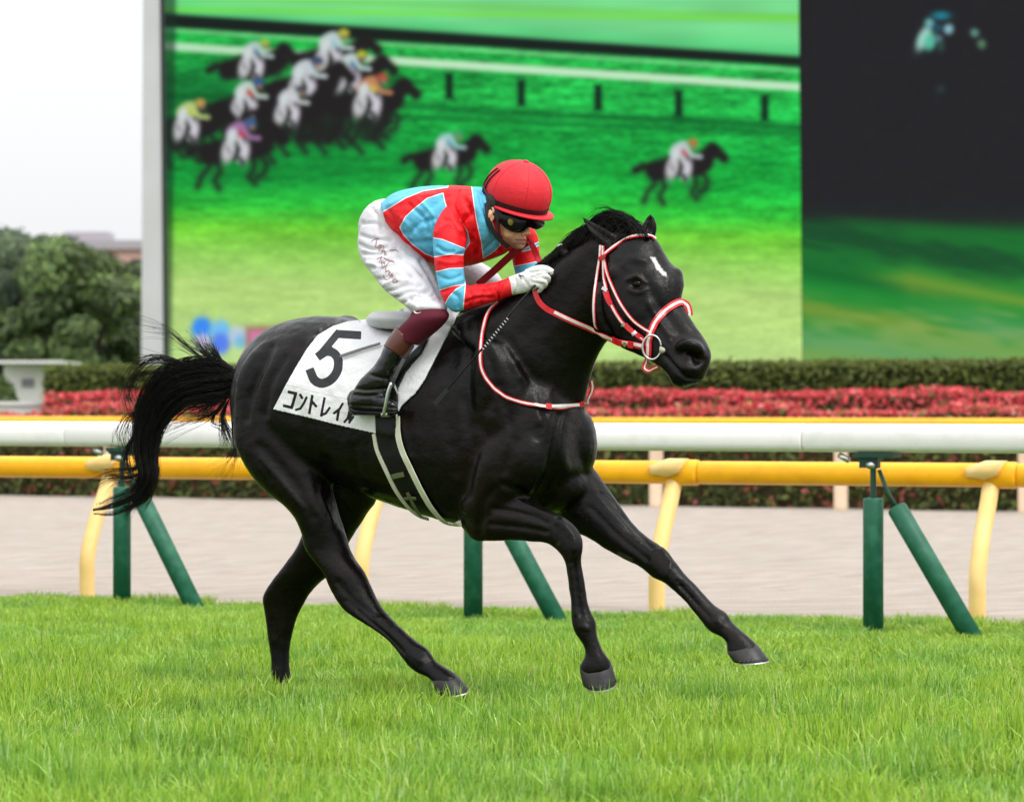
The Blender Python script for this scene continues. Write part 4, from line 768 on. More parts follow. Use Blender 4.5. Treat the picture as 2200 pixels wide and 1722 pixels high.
# number cloth, saddle, girth: laid on the horse's side
CL = Z3((92, 815), (182, 640), (250, 520), (340, 370), (420, 270), (530, 205), (640, 170), (760, 158), (900, 120), (1100, 60), (1330, 40), (1460, 100), (1440, 130), (1400, 210), (1340, 320), (1270, 460), (1200, 600), (1130, 700), (1030, 790), (1000, 850), (985, 960), (970, 1025), (840, 990), (600, 938), (340, 873))
def patch(poly, step, off, name, parent, m_, bv=None, thick=.006, attrs=None, sm=8):
    poly = np.array(poly); x0, y0 = poly.min(0)-step; x1, y1 = poly.max(0)+step; xs = np.arange(x0, x1, step); ys = np.arange(y0, y1, step); gx, gy = np.meshgrid(xs, ys); p = np.stack([gx.ravel(), gy.ravel()], 1)
    d = poly_sdf(p, poly); near = (d < 0) & (d > -step*1.0)      # pull the fringe onto the outline
    for it in range(3):
        e = 1.; gxd = (poly_sdf(p+A(e, 0), poly)-poly_sdf(p-A(e, 0), poly))/2; gyd = (poly_sdf(p+A(0, e), poly)-poly_sdf(p-A(0, e), poly))/2
        dd = poly_sdf(p, poly); mv = (dd < 0) & near; p[mv] += np.stack([gxd, gyd], 1)[mv]*(-dd[mv])[:, None]
    keep = (d > -step*1.0); Yd = np.full(len(p), np.nan); nr = np.zeros((len(p), 3))
    for i in np.where(keep)[0]:
        l, n_ = hit(p[i, 0], p[i, 1], bv)
        if l is not None: Yd[i] = l[1]; nr[i] = n_
    G = Yd.reshape(gx.shape); K = keep.reshape(gx.shape)
    for it in range(30):                                   # where the ray passes over the back, carry the depth on
        bad = K & np.isnan(G)
        if not bad.any(): break
        st_ = np.stack([np.roll(G, 1, 0), np.roll(G, -1, 0), np.roll(G, 1, 1), np.roll(G, -1, 1)]); cnt = np.sum(~np.isnan(st_), 0); G[bad] = np.where(cnt[bad] > 0, np.nansum(st_, 0)[bad]/np.maximum(cnt[bad], 1)+.004, np.nan)
    for it in range(sm):
        st_ = np.stack([np.roll(G, 1, 0), np.roll(G, -1, 0), np.roll(G, 1, 1), np.roll(G, -1, 1)]); cnt = np.sum(~np.isnan(st_), 0); av = np.nansum(st_, 0)/np.maximum(cnt, 1); G = np.where(np.isnan(G), G, np.minimum(G, .5*G+.5*av)*.6+.4*(.5*G+.5*av))
    Yd = G.ravel(); idx = -np.ones(len(p), int); ok = keep & ~np.isnan(Yd); idx[ok] = np.arange(ok.sum())
    q = p[ok]; Yo = Yd[ok]-off; vv = np.stack([(q[:, 0]-CX)*Yo/F, Yo, HC-(q[:, 1]-HY)*Yo/F], 1); I = idx.reshape(gx.shape)
    qd = np.stack([I[:-1, :-1], I[1:, :-1], I[1:, 1:], I[:-1, 1:]], -1).reshape(-1, 4); qd = qd[(qd >= 0).all(1)]
    me = fast_mesh(name, vv, qd)
    if attrs: attrs(me, q)
    o = obj(name, me, m_, parent)
    if thick:
        so = o.modifiers.new('thickness', 'SOLIDIFY'); so.thickness = thick; so.offset = -1
    return o
def ink(me, q):
    # numeral and name, brush strokes in the plane of the cloth
    d = np.full(len(q), -50.)
    for s_, hw in ((((556, 263), (738, 274)), 30), (((578, 245), (452, 398)), 27), ([tuple(q) for q in catmull([(428, 425), (478, 396), (530, 402), (566, 450), (562, 530), (515, 598), (450, 624), (396, 600), (362, 530)], 6)], 32)): d = np.maximum(d, stroke_sdf(q, Z3(*s_), hw/3.416))
    fattr(me, 'num', d); d = np.full(len(q), -50.)
    for s_, hw in ((((198, 687), (258, 700), (229, 800)), 11), (((163, 788), (238, 806)), 11), (((287, 703), (308, 740)), 10), (((252, 822), (292, 810), (318, 770), (340, 722)), 9), (((380, 710), (356, 852)), 10), (((378, 760), (412, 800)), 10), (((470, 728), (444, 862), (478, 845), (510, 800)), 9), (((606, 768), (580, 812), (532, 850)), 9), (((574, 820), (560, 902)), 10),
                   (((652, 826), (640, 880), (610, 915)), 9), (((668, 838), (650, 915), (685, 865)), 8)): d = np.maximum(d, stroke_sdf(q, Z3(*s_), hw/3.416))
    fattr(me, 'name_ink', d); fattr(me, 'seam', -line_dist(q, Z3((180, 635), (400, 690), (650, 745), (700, 758))))
def clo(me, q): ink(me, q)
M_cloth = mat('white_cloth', (.76, .76, .77), .75, .25, bump=(12, .5, .03))
attr_mix(M_cloth, 'num', -.3, .3, (.035, .035, .04)); attr_mix(M_cloth, 'name_ink', -.3, .3, (.012, .012, .014)); attr_mix(M_cloth, 'seam', -1.6, -.6, (.55, .55, .56))
nc = patch(CL, 2.2, .012, 'number_cloth', None, M_cloth, attrs=clo, thick=.007)
tag(nc, 'white number cloth with a black 5 and katakana name over the horse\'s back', 'cloth')
sdl = thing('saddle', P(860, 700, .1), 'small grey racing saddle with black girth and stirrup', 'saddle')
dgm = bpy.context.evaluated_depsgraph_get()
bm = bmesh.new(); bm.from_mesh(hme); bm2 = nc.data; off_ = len(bm.verts); bm.from_mesh(bm2); BV2 = BVHTree.FromBMesh(bm); bm.free()
M_grey = mat('saddle_grey', lin((196, 196, 200)), .5, .4, noise=(10, lin((180, 180, 186)), .4, .7), bump=(90, .1, .004)); M_blk2 = mat('black_leather', (.008, .008, .009), .4, .2, bump=(60, .15, .004)); M_edge = mat('girth_edge', lin((196, 200, 172)), .7, .2, noise=(20, lin((214, 208, 196)), .4, .7))
m = MB(); c = P(835, 688, .06)
rings = []
for u in np.linspace(0, 1, 14):
    x = 786+u*(905-786); hgt = 21*math.sqrt(max(.02, 1-(2*u-1)**4)); tp = 688-hgt+u*2; bt = 690+hgt*.75+u*4; rings.append(ring_s((x, tp, x+2, bt, .045, .15*math.sqrt(max(.03, 1-(2*u-1)**4))), 20))
m.loft(rings); m.build('seat', M_grey, sdl)
patch(Z3((1075, 430), (1180, 330), (1250, 250), (1180, 400), (1060, 540), (1005, 660), (1000, 840), (960, 900), (830, 850), (850, 600), (900, 420), (960, 340)), 4, .016, 'flap', sdl, M_blk2, BV2, .006)
patch(Z3((838, 850), (985, 860), (1000, 985), (1040, 1110), (1100, 1240), (1180, 1400), (1260, 1530), (1350, 1628), (1300, 1625), (1170, 1580), (1090, 1520), (1000, 1400), (930, 1250), (870, 1120), (845, 1000)), 4, .016, 'girth', sdl, M_blk2, BV2, .006, sm=3)
for q, w_ in ((((846, 995), (870, 1115), (930, 1250), (1005, 1400), (1095, 1520), (1175, 1583), (1240, 1605)), .018), (((1012, 870), (1016, 980), (1046, 1110), (1106, 1240), (1186, 1400), (1266, 1530), (1352, 1620), (1420, 1640), (1488, 1645)), .024)):
    path, N = surf(Z3(*q), BV2, trim=True); mb = MB(); ribbon(mb, path, N, w_, .006, .010); mb.build('girth_edge', M_edge, sdl, False)
M_olive = mat('buckle_olive', lin((120, 124, 96)), .4, .5, .5)
for q, w_ in ((((990, 1295), (1030, 1288), (1072, 1280)), .02), (((1075, 1445), (1115, 1440), (1162, 1445)), .012), (((1095, 1405), (1120, 1440), (1150, 1500), (1195, 1565)), .014), (((1185, 1560), (1215, 1570), (1250, 1582)), .012)):
    path, N = surf(Z3(*q), BV2, n=3, trim=True); mb = MB(); ribbon(mb, path, N, w_, .005, .022); mb.build('buckle', M_olive, sdl, False)
path, N = surf(Z3((592, 440), (680, 412), (780, 382), (885, 352)), BV2); mb = MB(); ribbon(mb, path, N, .013, .004, .012); mb.build('strap', mat('strap_grey', (.10, .10, .105), .5), sdl, False)

# ------------------------------------------------------------------ jockey
jk = thing('person', P(860, 700), 'jockey in red and light blue silks, white breeches and red helmet crouching over the saddle', 'person')
TORSO = [(818, 436, 834, 494, .02, .15), (843, 416, 866, 536, .02, .19), (885, 404, 905, 560, .02, .20), (927, 399, 948, 571, .01, .195), (970, 398, 998, 573, .01, .18), (1010, 400, 1046, 561, .0, .17), (1042, 404, 1086, 545, 0, .135), (1066, 428, 1102, 528, 0, .08)]
NARM = [(958, 440, 1000, 480, .11, .07), (938, 474, 1004, 500, .16, .07), (930, 505, 1002, 528, .19, .066), (931, 545, 996, 552, .21, .06), (936, 585, 997, 585, .225, .056), (944, 622, 1003, 612, .235, .053), (956, 652, 1014, 612, .235, .05), (976, 671, 1024, 611, .225, .048), (1005, 664, 1044, 609, .205, .045), (1038, 656, 1066, 605, .18, .041), (1072, 645, 1088, 598, .155, .037), (1103, 633, 1094, 597, .14, .032)]
FARM = [(1108, 468, 1052, 520, -.12, .06), (1150, 495, 1080, 532, -.16, .06), (1159, 535, 1097, 546, -.18, .055), (1157, 566, 1104, 578, -.17, .05), (1152, 592, 1112, 606, -.14, .045), (1148, 610, 1120, 622, -.12, .035)]
NTHIGH = [(785, 462, 845, 432, .03, .09), (768, 512, 880, 482, .06, .105), (775, 556, 906, 540, .10, .11), (799, 588, 926, 575, .155, .10), (824, 621, 941, 611, .21, .09), (850, 642, 953, 640, .24, .078), (873, 659, 962, 659, .26, .07), (886, 672, 958, 672, .262, .05)]
FTHIGH = [(860, 470, 865, 560, -.08, .11), (950, 520, 940, 612, -.18, .10), (1020, 556, 1003, 636, -.25, .085), (1066, 584, 1045, 655, -.28, .066), (1084, 610, 1070, 655, -.28, .04)]
SHIN = [(904, 657, 940, 655, .262, .04), (886, 669, 961, 667, .268, .058), (877, 684, 965, 681, .28, .064), (862, 698, 951, 700, .29, .062), (848, 715, 926, 722, .30, .058), (836, 733, 902, 742, .31, .055), (824, 750, 878, 762, .315, .052)]
BOOT = [(852, 704, 889, 741, .305, .057), (838, 724, 880, 756, .312, .058), (826, 744, 869, 770, .318, .057), (808, 779, 857, 794, .325, .056), (789, 800, 849, 814, .33, .054), (769, 821, 843, 838, .335, .052), (755, 846, 842, 858, .335, .05), (750, 868, 842, 872, .335, .046)]
# body: one continuous figure inside the clothes, head and face showing
bb = MB()
for q in (TORSO, NARM, FARM, NTHIGH, FTHIGH, SHIN, BOOT): limb(bb, q, 3, 16, .58)
limb(bb, [(1040, 440, 1085, 520, 0, .055), (1062, 430, 1105, 500, 0, .06), (1085, 420, 1120, 480, 0, .06)], 3, 16)
YH = PY(1105, 0.02)
def HP(px, py, dy=0.): return at(px, py, YH-dy)
def hell(mb, px, py, dy, rx, rz, ry, an=0., n=20, m=12):
    k = YH/F; ca, sa = math.cos(an), math.sin(an); mb.ell(HP(px, py, dy), A(rx*k*ca, 0, -rx*k*sa), A(0, ry, 0), A(rz*k*sa, 0, rz*k*ca), n, m)
hell(bb, 1108, 432, 0, 62, 66, .085)
def hring(ax, ay, bx, by, dy, w_, n=18):
    a, b = HP(ax, ay, dy), HP(bx, by, dy); ph = np.linspace(0, 2*np.pi, n, endpoint=False); return (a+b)/2+np.cos(ph)[:, None]*(b-a)/2+np.sin(ph)[:, None]*A(0, w_, 0)
bb.loft([hring(*q) for q in catmull([(1060, 452, 1158, 462, 0, .078), (1062, 476, 1146, 480, .004, .074), (1066, 494, 1132, 496, .008, .066), (1074, 508, 1130, 508, .012, .056), (1086, 519, 1130, 519, .016, .046), (1098, 528, 1128, 528, .018, .034), (1106, 535, 1122, 535, .02, .018)], 4)])
hell(bb, 1129, 488, .045, 7, 17, .018, -.28); hell(bb, 1133, 500, .05, 7.5, 6, .016); hell(bb, 1125, 503, .058, 5, 4, .01)     # nose, wing
hell(bb, 1124, 514, .046, 9, 3.4, .012, .1); hell(bb, 1123, 520, .044, 8.5, 3.6, .012, .1); hell(bb, 1116, 531, .035, 9, 5, .016)  # lips, chin
hell(bb, 1094, 503, .055, 15, 11, .018, .4); hell(bb, 1056, 460, .085, 9, 18, .014, .2)                                          # cheek, ear
bme = remesh(bb, .0042, 3, .45)
v = vco(bme); p = proj(v); nn = vno(bme); fr_ = np.clip(-nn[:, 1]*3, 0, 1); d = np.zeros(len(v)); hd = (p[:, 0] > 1035) & (p[:, 1] < 540)
for pts, r_, a in (([(1108, 516), (1118, 517), (1131, 516)], 1.7, -.004), ([(1112, 498), (1106, 508), (1104, 518)], 3, -.0025), ([(1055, 450), (1060, 460), (1056, 470)], 4, -.007), ([(1128, 506), (1131, 507)], 1.8, -.004), ([(1112, 524), (1124, 525)], 2, -.002)):
    d += np.exp(-(line_dist(p, pts)/r_)**2)*a*fr_*hd
v = v+nn*d[:, None]; setco(bme, v)
M_skin = mat('skin', lin((228, 174, 138)), .5, .35, noise=(40, lin((208, 150, 116)), .35, .75), bump=(160, .3, .002), sub=.06)
fattr(bme, 'lip', -line_dist(p, [(1110, 517), (1130, 517)])); attr_mix(M_skin, 'lip', -4.5, -2, lin((150, 84, 72)))
fattr(bme, 'stubble', np.minimum(22-np.abs(p[:, 0]-1110), p[:, 1]-506)); attr_mix(M_skin, 'stubble', -2, 16, lin((146, 106, 88)))
obj('body', bme, M_skin, jk)
# silks
RED, BLU, PIP = lin((226, 22, 32)), lin((92, 178, 212)), lin((228, 226, 232))
def wrinkle(me, amp, sc, seed, stretch=(1, 1, 1), strokes=(), fine=.35, gain=1.):
    v, n_ = vco(me), vno(me); q = v*np.array(stretch); k = np.abs(vnoise(q, sc, seed)-.5)*2; d = amp*(k**.7-.45)+amp*fine*(vnoise(q, sc*2.7, seed+1)-.5); p = proj(v); f = np.clip(-n_[:, 1]*3, 0, 1)
    for pts, r_, a in strokes: d += np.exp(-(line_dist(p, catmull(pts, 4))/r_)**2)*a*f*gain
    setco(me, v+n_*d[:, None])
def silk(name):
    m_ = mat(name, RED, .55, .25, bump=(26, .5, .016)); attr_mix(m_, 'blue', -.25, .25, BLU)
    attr_mix(m_, 'blue', -1.2, -.6, PIP, True); return m_
def blue(me, polys):
    p = proj(vco(me)); d = np.max([poly_sdf(p, q) for q in polys], 0); fattr(me, 'blue', d)
M_silk = silk('racing_silk')
mb = MB(); limb(mb, TORSO, 5, 26); blob(mb, 1030, 470, .11, 45, 55, .07); blob(mb, 1048, 480, -.11, 42, 52, .06)
limb(mb, [(1036, 408, 1075, 545, .01, .12), (1058, 415, 1092, 535, .01, .075), (1070, 436, 1092, 520, .01, .062)], 3, 20)
jme = remesh(mb, .0045, 8)
wrinkle(jme, .0022, 9, 3, (1, 1, .6), [([(1000, 430), (1010, 455), (990, 480), (1010, 520)], 5, -.012), ([(1005, 440), (1020, 470), (1015, 510), (1022, 550)], 6, -.010), ([(930, 470), (900, 480), (880, 500), (860, 505)], 6, -.008), ([(935, 520), (905, 520), (880, 525)], 6, -.008), ([(840, 440), (880, 425), (930, 420)], 6, .006), ([(960, 420), (930, 440), (900, 470)], 7, -.006), ([(1030, 410), (1040, 450), (1060, 500), (1075, 540)], 5, -.010), ([(850, 500), (900, 540), (960, 560)], 6, -.006), ([(880, 440), (910, 470), (920, 500)], 5, -.007), ([(900, 430), (925, 455), (935, 480)], 4, .005), ([(985, 410), (975, 440), (985, 465)], 4, -.007), ([(1020, 500), (1030, 530), (1020, 555)], 4, -.008), ([(865, 470), (890, 500), (925, 540)], 5, .005), ([(830, 450), (850, 480), (880, 520)], 5, -.006), ([(1040, 540), (1060, 520), (1085, 515)], 4, -.006)], gain=1.5)
blue(jme, [Z1((330, 600), (355, 575), (430, 530), (560, 450), (720, 385), (950, 350), (950, 300), (300, 300), (300, 600)),
           Z1((508, 718), (560, 622), (650, 540), (760, 452), (905, 404), (920, 480), (950, 570), (1060, 650), (1130, 760), (1148, 860), (1110, 925), (960, 1000), (830, 995), (740, 960), (620, 872), (540, 785)),
           Z1((1165, 330), (1330, 330), (1330, 600), (1430, 880), (1372, 940), (1275, 1002), (1255, 850), (1210, 650), (1188, 500))])
obj('jacket', jme, M_silk, jk)
mb = MB(); limb(mb, NARM, 5, 22); sme = remesh(mb, .005, 4)
wrinkle(sme, .0018, 12, 5, (1, 1, .7), [([(935, 548), (960, 552), (995, 545)], 4, -.008), ([(945, 560), (970, 565), (993, 560)], 5, .004), ([(950, 625), (975, 615), (1000, 608)], 5, -.009), ([(975, 630), (985, 640), (985, 660)], 5, -.007), ([(1045, 612), (1038, 640), (1034, 655)], 4, -.006), ([(1070, 605), (1068, 625), (1074, 643)], 3, -.009), ([(940, 500), (965, 480), (990, 495)], 6, .005), ([(1015, 625), (1050, 625)], 6, -.004), ([(935, 590), (965, 600), (990, 592)], 4, -.005), ([(940, 530), (955, 540), (975, 541)], 3.5, -.006), ([(1000, 650), (1030, 640), (1060, 640)], 4, -.005), ([(1005, 620), (1015, 640), (1010, 660)], 4, -.006), ([(1085, 605), (1082, 625), (1088, 640)], 3, -.005), ([(955, 470), (975, 480), (995, 510)], 4, -.006)], gain=1.4)
blue(sme, [Z1((780, 812), (820, 815), (900, 830), (1100, 910), (1140, 920), (1110, 972), (960, 966), (830, 990), (780, 1000)), Z1((800, 1140), (840, 1125), (960, 1097), (1090, 1090), (1130, 1090), (1106, 1242), (1000, 1256), (880, 1292), (820, 1310)), Z1((1110, 1240), (1085, 1500), (960, 1530), (925, 1416), (960, 1352), (1025, 1285))])
sl = obj('sleeve', sme, M_silk, jk)
mb = MB(); limb(mb, [(1072, 646, 1088, 597, .155, .0385), (1086, 640, 1091, 596, .148, .0375), (1103, 635, 1094, 595, .14, .0345)], 3, 20); M_cuff = mat('red_cuff', RED, .45, .4); mb.build('cuff', M_cuff, sl)
mb = MB(); limb(mb, FARM, 5, 20); sme = remesh(mb, .0055, 4); wrinkle(sme, .002, 12, 6)
blue(sme, [Z1((1540, 1080), (1640, 1060), (1780, 1030), (1790, 1110), (1560, 1150)), Z1((1620, 930), (1700, 890), (1790, 850), (1790, 880), (1700, 925), (1640, 940))]); o = obj('sleeve', sme, M_silk, jk); o['label'] = 'far sleeve of the silks'
# breeches
mb = MB(); limb(mb, NTHIGH, 5, 24); limb(mb, FTHIGH, 4, 20); blob(mb, 826, 488, 0, 57, 62, .13, .2)
tme = remesh(mb, .0055, 5)
wrinkle(tme, .0016, 10, 9, (1, 1, 1), [([(775, 505), (800, 512), (840, 515)], 4, -.006), ([(772, 525), (800, 535), (830, 530)], 4, -.006), ([(780, 480), (810, 480), (838, 490)], 4, -.005), ([(800, 575), (830, 560), (860, 550)], 5, -.007), ([(812, 600), (850, 590), (880, 590)], 5, -.006), ([(835, 625), (870, 612), (905, 610)], 4, -.008), ([(850, 640), (880, 625), (920, 625)], 4, -.007), ([(868, 650), (890, 636), (930, 634)], 4, -.005), ([(898, 655), (902, 640), (915, 625)], 4, -.004), ([(880, 640), (900, 648), (935, 642)], 4, -.004), ([(905, 560), (930, 600), (950, 640)], 6, -.006), ([(780, 545), (815, 545), (850, 535)], 4, -.006), ([(790, 565), (820, 572), (850, 565)], 4, .005), ([(825, 612), (850, 602), (875, 604)], 4, .005), ([(860, 575), (890, 600), (905, 630)], 5, -.006), ([(845, 545), (880, 560), (910, 590)], 5, -.005), ([(800, 450), (815, 470), (820, 500)], 5, -.005)], gain=1.7)
M_brch = mat('white_breeches', (.58, .57, .60), .6, .25, bump=(30, .45, .014))
tro = obj('breeches', tme, M_brch, jk)
def bvh_of(me): b = bmesh.new(); b.from_mesh(me); t_ = BVHTree.FromBMesh(b); b.free(); return t_
BT = bvh_of(tme); M_emb = mat('embroidery', lin((150, 104, 104)), .6, .3); m = MB()
for q in [((250, 850), (285, 825), (320, 822), (300, 830), (290, 870)), ((295, 870), (285, 895), (305, 900), (325, 880), (330, 905)), ((345, 900), (318, 912), (322, 935), (345, 930)), ((330, 880), (365, 895), (340, 950), (365, 930), (372, 960)), ((380, 945), (370, 975), (395, 968)), ((415, 930), (470, 925), (495, 945)),
          ((300, 1010), (345, 990), (335, 1005), (322, 1040)), ((345, 1020), (340, 1050), (365, 1035), (370, 1060)), ((345, 1060), (350, 1090), (375, 1070)), ((360, 1000), (430, 1030), (455, 1040), (430, 1025), (385, 1070), (375, 1105)), ((385, 1105), (380, 1130), (405, 1115), (415, 1130)), ((425, 1130), (405, 1145), (425, 1158), (440, 1140)), ((360, 1160), (370, 1190), (400, 1200), (430, 1165), (445, 1150)), ((455, 1160), (435, 1180), (450, 1190), (470, 1170)), ((480, 1190), (445, 1205), (460, 1225), (488, 1205), (480, 1225))]:
    path, N = surf(Z1(*q), BT, n=5); ribbon(m, path, N, .0028, .001, .0015)
m.build('embroidered_signature', M_emb, tro, False)
# socks, boots
M_sock = mat('maroon_sock', lin((84, 18, 36)), .75, .25, bump=(150, .2, .003)); mb = MB(); limb(mb, SHIN[:6], 5, 24); sk_ = obj('sock', remesh(mb, .005, 3), M_sock, jk)
path, N = surf([(889, 667), (893, 672), (898, 673), (905, 671)], bvh_of(sk_.data), n=4); mb = MB(); ribbon(mb, path, N, np.linspace(.001, .007, len(path))[::-1], .001, .001); mb.build('white_mark', M_wht, sk_, False)
M_patent = mat('boot_black', (.008, .008, .009), .16, .45, bump=(20, .35, .012)); M_brown = mat('boot_top_brown', lin((84, 40, 32)), .35, .5, noise=(18, lin((60, 26, 24)), .4, .7))
mb = MB(); limb(mb, BOOT, 5, 22); limb(mb, [(746, 852, 748, 876, .335, .02), (756, 838, 756, 884, .335, .038), (785, 830, 782, 888, .336, .042), (815, 838, 815, 888, .338, .045), (840, 856, 840, 892, .34, .043), (855, 868, 855, 888, .34, .025)], 4, 20)
bo_ = remesh(mb, .0045, 3); wrinkle(bo_, .004, 16, 12, (1, 1, 1.5), [([(765, 835), (790, 838), (830, 835)], 4, -.008), ([(760, 848), (800, 850), (840, 845)], 4, -.006), ([(795, 805), (820, 812), (845, 815)], 4, -.006), ([(750, 868), (790, 872), (850, 876)], 2.5, -.005)])
bt = obj('boot', bo_, M_patent, jk)
mb = MB(); rr = [ring_s(q, 24, 1.10) for q in catmull(BOOT[:3], 6)]; mb.loft(rr); mb.build('boot_top', M_brown, bt)
mb = MB(); rr = [ring_s((x, y0, x, y1, .337, w_), 18) for x, y0, y1, w_ in ((749, 872, 882, .02), (760, 876, 892, .04), (785, 880, 892, .043), (820, 882, 893, .046), (845, 880, 893, .042), (856, 880, 888, .022))]; mb.loft(rr); mb.build('sole', M_blk2, bt)
# stirrup hangs from the saddle
def PS_(pts): return [P(x, y, s) for x, y, s in pts]
m = MB()
for q in ([(841, 822, .40), (834, 842, .405), (829, 868, .405), (824, 892, .40)], [(843, 822, .39), (852, 845, .29), (852, 870, .285), (848, 890, .285)]): m.tube(catmull(PS_(q), 4), .0075, 8)
m.tube(PS_([(822, 891, .405), (849, 890, .28)]), .009, 8); st_ = m.build('stirrup', M_steel, sdl)
m = MB(); pth = np.array(PS_([(868, 770, .375), (858, 790, .39), (848, 812, .40), (842, 826, .40)])); ribbon(m, pth, np.tile(A(.2, -.98, 0), (4, 1)), .014, .004); m.build('stirrup_strap', mat('strap_dark', (.05, .05, .055), .4), sdl, False)
# gloves
M_glove = mat('white_glove', (.74, .73, .72), .65, .25, bump=(120, .2, .003)); mb = MB()
limb(mb, [(1098, 635, 1092, 595, .145, .03), (1112, 632, 1112, 588, .142, .031), (1132, 628, 1134, 581, .14, .033), (1150, 622, 1156, 579, .138, .03), (1160, 614, 1166, 584, .136, .022)], 4, 18)
for f_ in ([(1140, 584, .145), (1162, 579, .150), (1180, 582, .140), (1186, 589, .125)], [(1146, 593, .155), (1166, 591, .162), (1178, 597, .150), (1178, 605, .13)], [(1146, 602, .16), (1163, 602, .168), (1172, 609, .155), (1169, 617, .135)], [(1142, 611, .158), (1156, 612, .166), (1163, 619, .155), (1158, 626, .138)], [(1130, 586, .12), (1155, 576, .11), (1176, 577, .105), (1190, 584, .10)]):
    c = catmull(f_, 5); mb.tube(hairP(c), np.interp(np.linspace(0, 1, len(c)), [0, .5, 1], [.0125, .0115, .0085]), 12)
gme = remesh(mb, .0032, 2, .4); wrinkle(gme, .002, 30, 3, (1, 1, 1), [([(1152, 590), (1180, 588)], 1.6, -.004), ([(1150, 599), (1176, 599)], 1.6, -.004), ([(1148, 608), (1168, 610)], 1.6, -.004), ([(1105, 596), (1110, 615), (1106, 632)], 3, -.004), ([(1125, 600), (1135, 615), (1140, 625)], 3, -.003)])
gl = obj('glove', gme, M_glove, jk); GB = bvh_of(gme); m = MB()
for q in (Z1((1600, 1172), (1622, 1160), (1648, 1170)), Z1((1600, 1150), (1615, 1165), (1625, 1190))): path, N = surf(q, GB, n=4); ribbon(m, path, N, .003, .001, .001)
m.build('glove_mark', M_blk2, gl, False)
mb = MB(); limb(mb, [(1150, 588, 1112, 606, -.13, .035), (1156, 606, 1126, 622, -.11, .035), (1162, 618, 1140, 632, -.09, .03)], 3, 14)
for k in range(4): mb.tube(hairP(catmull([(1150+k*4, 612+k*3, -.11+k*.006), (1164+k*3, 618+k*4, -.085), (1166+k, 628+k*3, -.07)], 4)), .0115, 10)
o = obj('glove', remesh(mb, .004, 2), M_glove, jk); o['label'] = 'far glove behind the mane'
# helmet
U = A(.25, -.27, .93); U /= np.linalg.norm(U); FW = A(.80, -.62, 0); FW -= U*(FW@U); FW /= np.linalg.norm(FW); LT = np.cross(U, FW); HCt = HP(1113, 413); k = YH/F
RX, RZ = 73.5*k, 69*k
M_cap = mat('helmet_red', lin((218, 40, 52)), .6, .3, bump=(46, .35, .006), noise=(5, lin((206, 34, 46)), .4, .7)); M_capd = mat('helmet_band', (.012, .012, .014), .5, .4)
def dome(r_, z0, n=48, m_=16, pucker=0.):
    rr = []
    for t_ in np.linspace(0, 1, m_):
        z = z0+(1-z0)*t_ if t_ < .5 else None; a = math.asin(z0)+(math.pi/2*.995-math.asin(z0))*t_; ph = np.linspace(0, 2*np.pi, n, endpoint=False)
        q = r_*math.cos(a)*(1+pucker*np.sin(ph*38+3*np.sin(ph*5))*max(0, 1-abs(t_-.12)*3)); rr.append(HCt+U*RZ*r_/RX*math.sin(a)+(np.cos(ph)*q)[:, None]*FW*1.03+(np.sin(ph)*q)[:, None]*LT*.97)
    return rr
def rimp(a, z, e=0.): r_ = RX*math.cos(math.asin(z))+e; return HCt+U*RZ*z+math.cos(a)*r_*FW*1.03+math.sin(a)*r_*LT*.97
hm = MB(); hm.loft(dome(RX, -.38, 76, 22, .008)); hmo = hm.build('helmet', M_cap, jk)
m = MB(); m.ell(HCt+U*RZ*1.005, FW*.012, LT*.012, U*.006, 12, 8); m.build('button', M_cap, hmo)
m = MB()
for a0_ in np.arange(6)*np.pi/3+.35: m.tube([rimp(a0_, z, .0006) for z in np.linspace(-.3, .97, 20)], .0013, 5)
m.build('seams', M_cap, hmo)
ph = np.linspace(0, 2*np.pi, 61); zz = -.30; rb = RX*math.cos(math.asin(zz))
m = MB(); m.loft([[rimp(a, zz-.075, .002), rimp(a, zz+.06, .002), rimp(a, zz+.06, .0055), rimp(a, zz-.075, .0055)] for a in ph], cap=False); m.build('band', M_capd, hmo, False)
m = MB(); rr = []
for a in np.linspace(-1.75, 1.75, 40):
    e = .006+.036*max(0, math.cos(a/1.75*math.pi/2))**.7; i0, i1 = rimp(a, zz-.10, -.012), rimp(a, zz-.13, e); rr.append([i0-U*.004, i1-U*.006, i1, i0+U*.004])
m.loft(rr); m.build('peak', M_cap, hmo)
m = MB()
for dd in (0, .16):
    pth = []
    for u in np.linspace(0, 1, 16):
        a = -(2.45-dd*1.3)+u*.28; z = zz+.02+u*.92; pth.append(rimp(a, min(z, .9), .004))
    m.tube(pth, .0032, 6)
for dd in (0,):
    m.tube([rimp(-(2.3)+u*.5, zz+.25-u*.22, .004) for u in np.linspace(0, 1, 8)], .005, 6)
m.build('goggle_cord', M_capd, hmo)
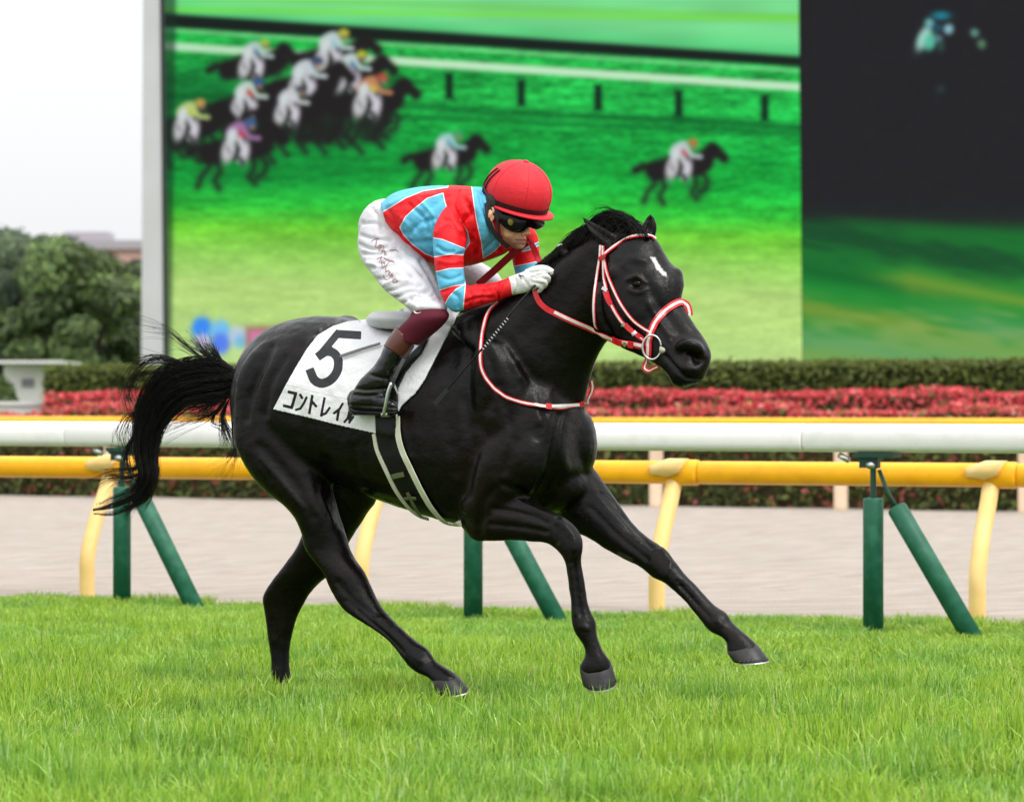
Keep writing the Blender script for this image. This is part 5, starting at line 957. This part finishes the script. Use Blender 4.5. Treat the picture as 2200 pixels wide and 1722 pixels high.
# hair at the nape, chin strap, goggles
M_dkhair = mat('dark_hair', (.012, .010, .009), .6, .4, bump=(120, .5, .006))
m = MB(); hell(m, 1062, 438, .02, 24, 38, .075, .15); m.build('hair', M_dkhair, jk)
def facerib(name, pts, w_, m_, par, off=.003):
    path, N = surf(pts, BB, n=6); mb = MB(); ribbon(mb, path, N, w_, .004, off); return mb.build(name, m_, par, False)
BB = bvh_of(bme)
def headpath(pts): return np.array([HP(x, y, d) for x, y, d in catmull(pts, 6)])
pth = headpath([(1046, 440, .075), (1050, 470, .082), (1058, 492, .078), (1070, 510, .07), (1084, 524, .058), (1094, 531, .045)]); m = MB(); ribbon(m, pth, np.tile(A(-.25, -.95, -.1), (len(pth), 1)), .017, .012); m.build('chin_strap', M_capd, jk, False)
pth = headpath([(1062, 440, .088), (1068, 470, .088), (1072, 500, .078), (1080, 520, .062)]); m = MB(); ribbon(m, pth, np.tile(A(-.1, -.98, -.1), (len(pth), 1)), .010, .005); m.build('strap', M_capd, jk, False)
M_lens = mat('goggle_lens', (.004, .004, .005), .05, .22)
# a curved shell over both eyes
sec = []
for u in np.linspace(0, 1, 18):
    q = catmull([(1073, 468, .088, 9), (1086, 472, .098, 19), (1102, 476, .104, 23), (1122, 478, .098, 22), (1136, 474, .085, 15), (1152, 475, .06, 19), (1165, 473, .03, 17), (1171, 471, .0, 11)], 6); q = q[int(round(u*(len(q)-1)))]; x, y, d_, hg = q
    sec.append([HP(x, y+hg*sy, d_+e) for sy, e in ((-1, -.012), (-.85, .002), (-.4, .007), (.1, .008), (.55, .005), (.9, -.002), (1, -.014))]+[HP(x, y+hg*.5, d_-.03), HP(x, y-hg*.5, d_-.03)])
m = MB(); m.loft(np.array(sec)); gg = m.build('goggles', M_lens, jk)
m = MB(); c = HP(1097, 477, .114); m.ell(c, A(.0115, .003, 0), A(0, .003, 0), A(0, 0, .0145), 18, 8); m.build('vent_disc', mat('gold_disc', lin((112, 106, 36)), .35, .5, .3), gg)
pth = headpath([(1046, 434, .078), (1060, 452, .086), (1076, 466, .09)]); m = MB(); ribbon(m, pth, np.tile(A(-.2, -.98, 0), (len(pth), 1)), .03, .006); m.build('goggle_strap', M_capd, jk, False)
# whip held in the near hand
wp = MB(); c = hairP(catmull([(1150, 612, .19), (1120, 645, .24), (1088, 684, .29), (1033, 752, .335), (1020, 768, .34)], 6)); wp.tube(c, .0045, 8)
wo = thing('whip', c[-1], 'thin black riding whip slanting down from the jockey\'s glove across the horse\'s shoulder', 'whip'); wp.build('handle', M_blk2, wo)
c = hairP(catmull([(1033, 752, .335), (985, 808, .35), (960, 838, .352)], 6)); m = MB(); m.tube(c, np.linspace(.004, .003, len(c)), 8); m.build('shaft', M_blk2, wo)
c = hairP(catmull([(962, 836, .352), (948, 852, .352), (934, 868, .352)], 4)); m = MB(); ribbon(m, c, np.tile(A(.1, -.99, 0), (len(c), 1)), .016, .004); m.build('flap', mat('whip_flap', (.035, .035, .037), .5), wo, False)
m = MB()
for u in np.linspace(0, 1, 12): q = A(1036, 748)*(1-u)+A(1088, 684)*u; m.ell(P(q[0]+2, q[1]+1, .345-.05*u), A(.0022, 0, .0022), A(0, .003, 0), A(-.0045, 0, .0045), 6, 4)
m.build('grip_beads', mat('grip_beads', (.45, .45, .45), .4), wo)
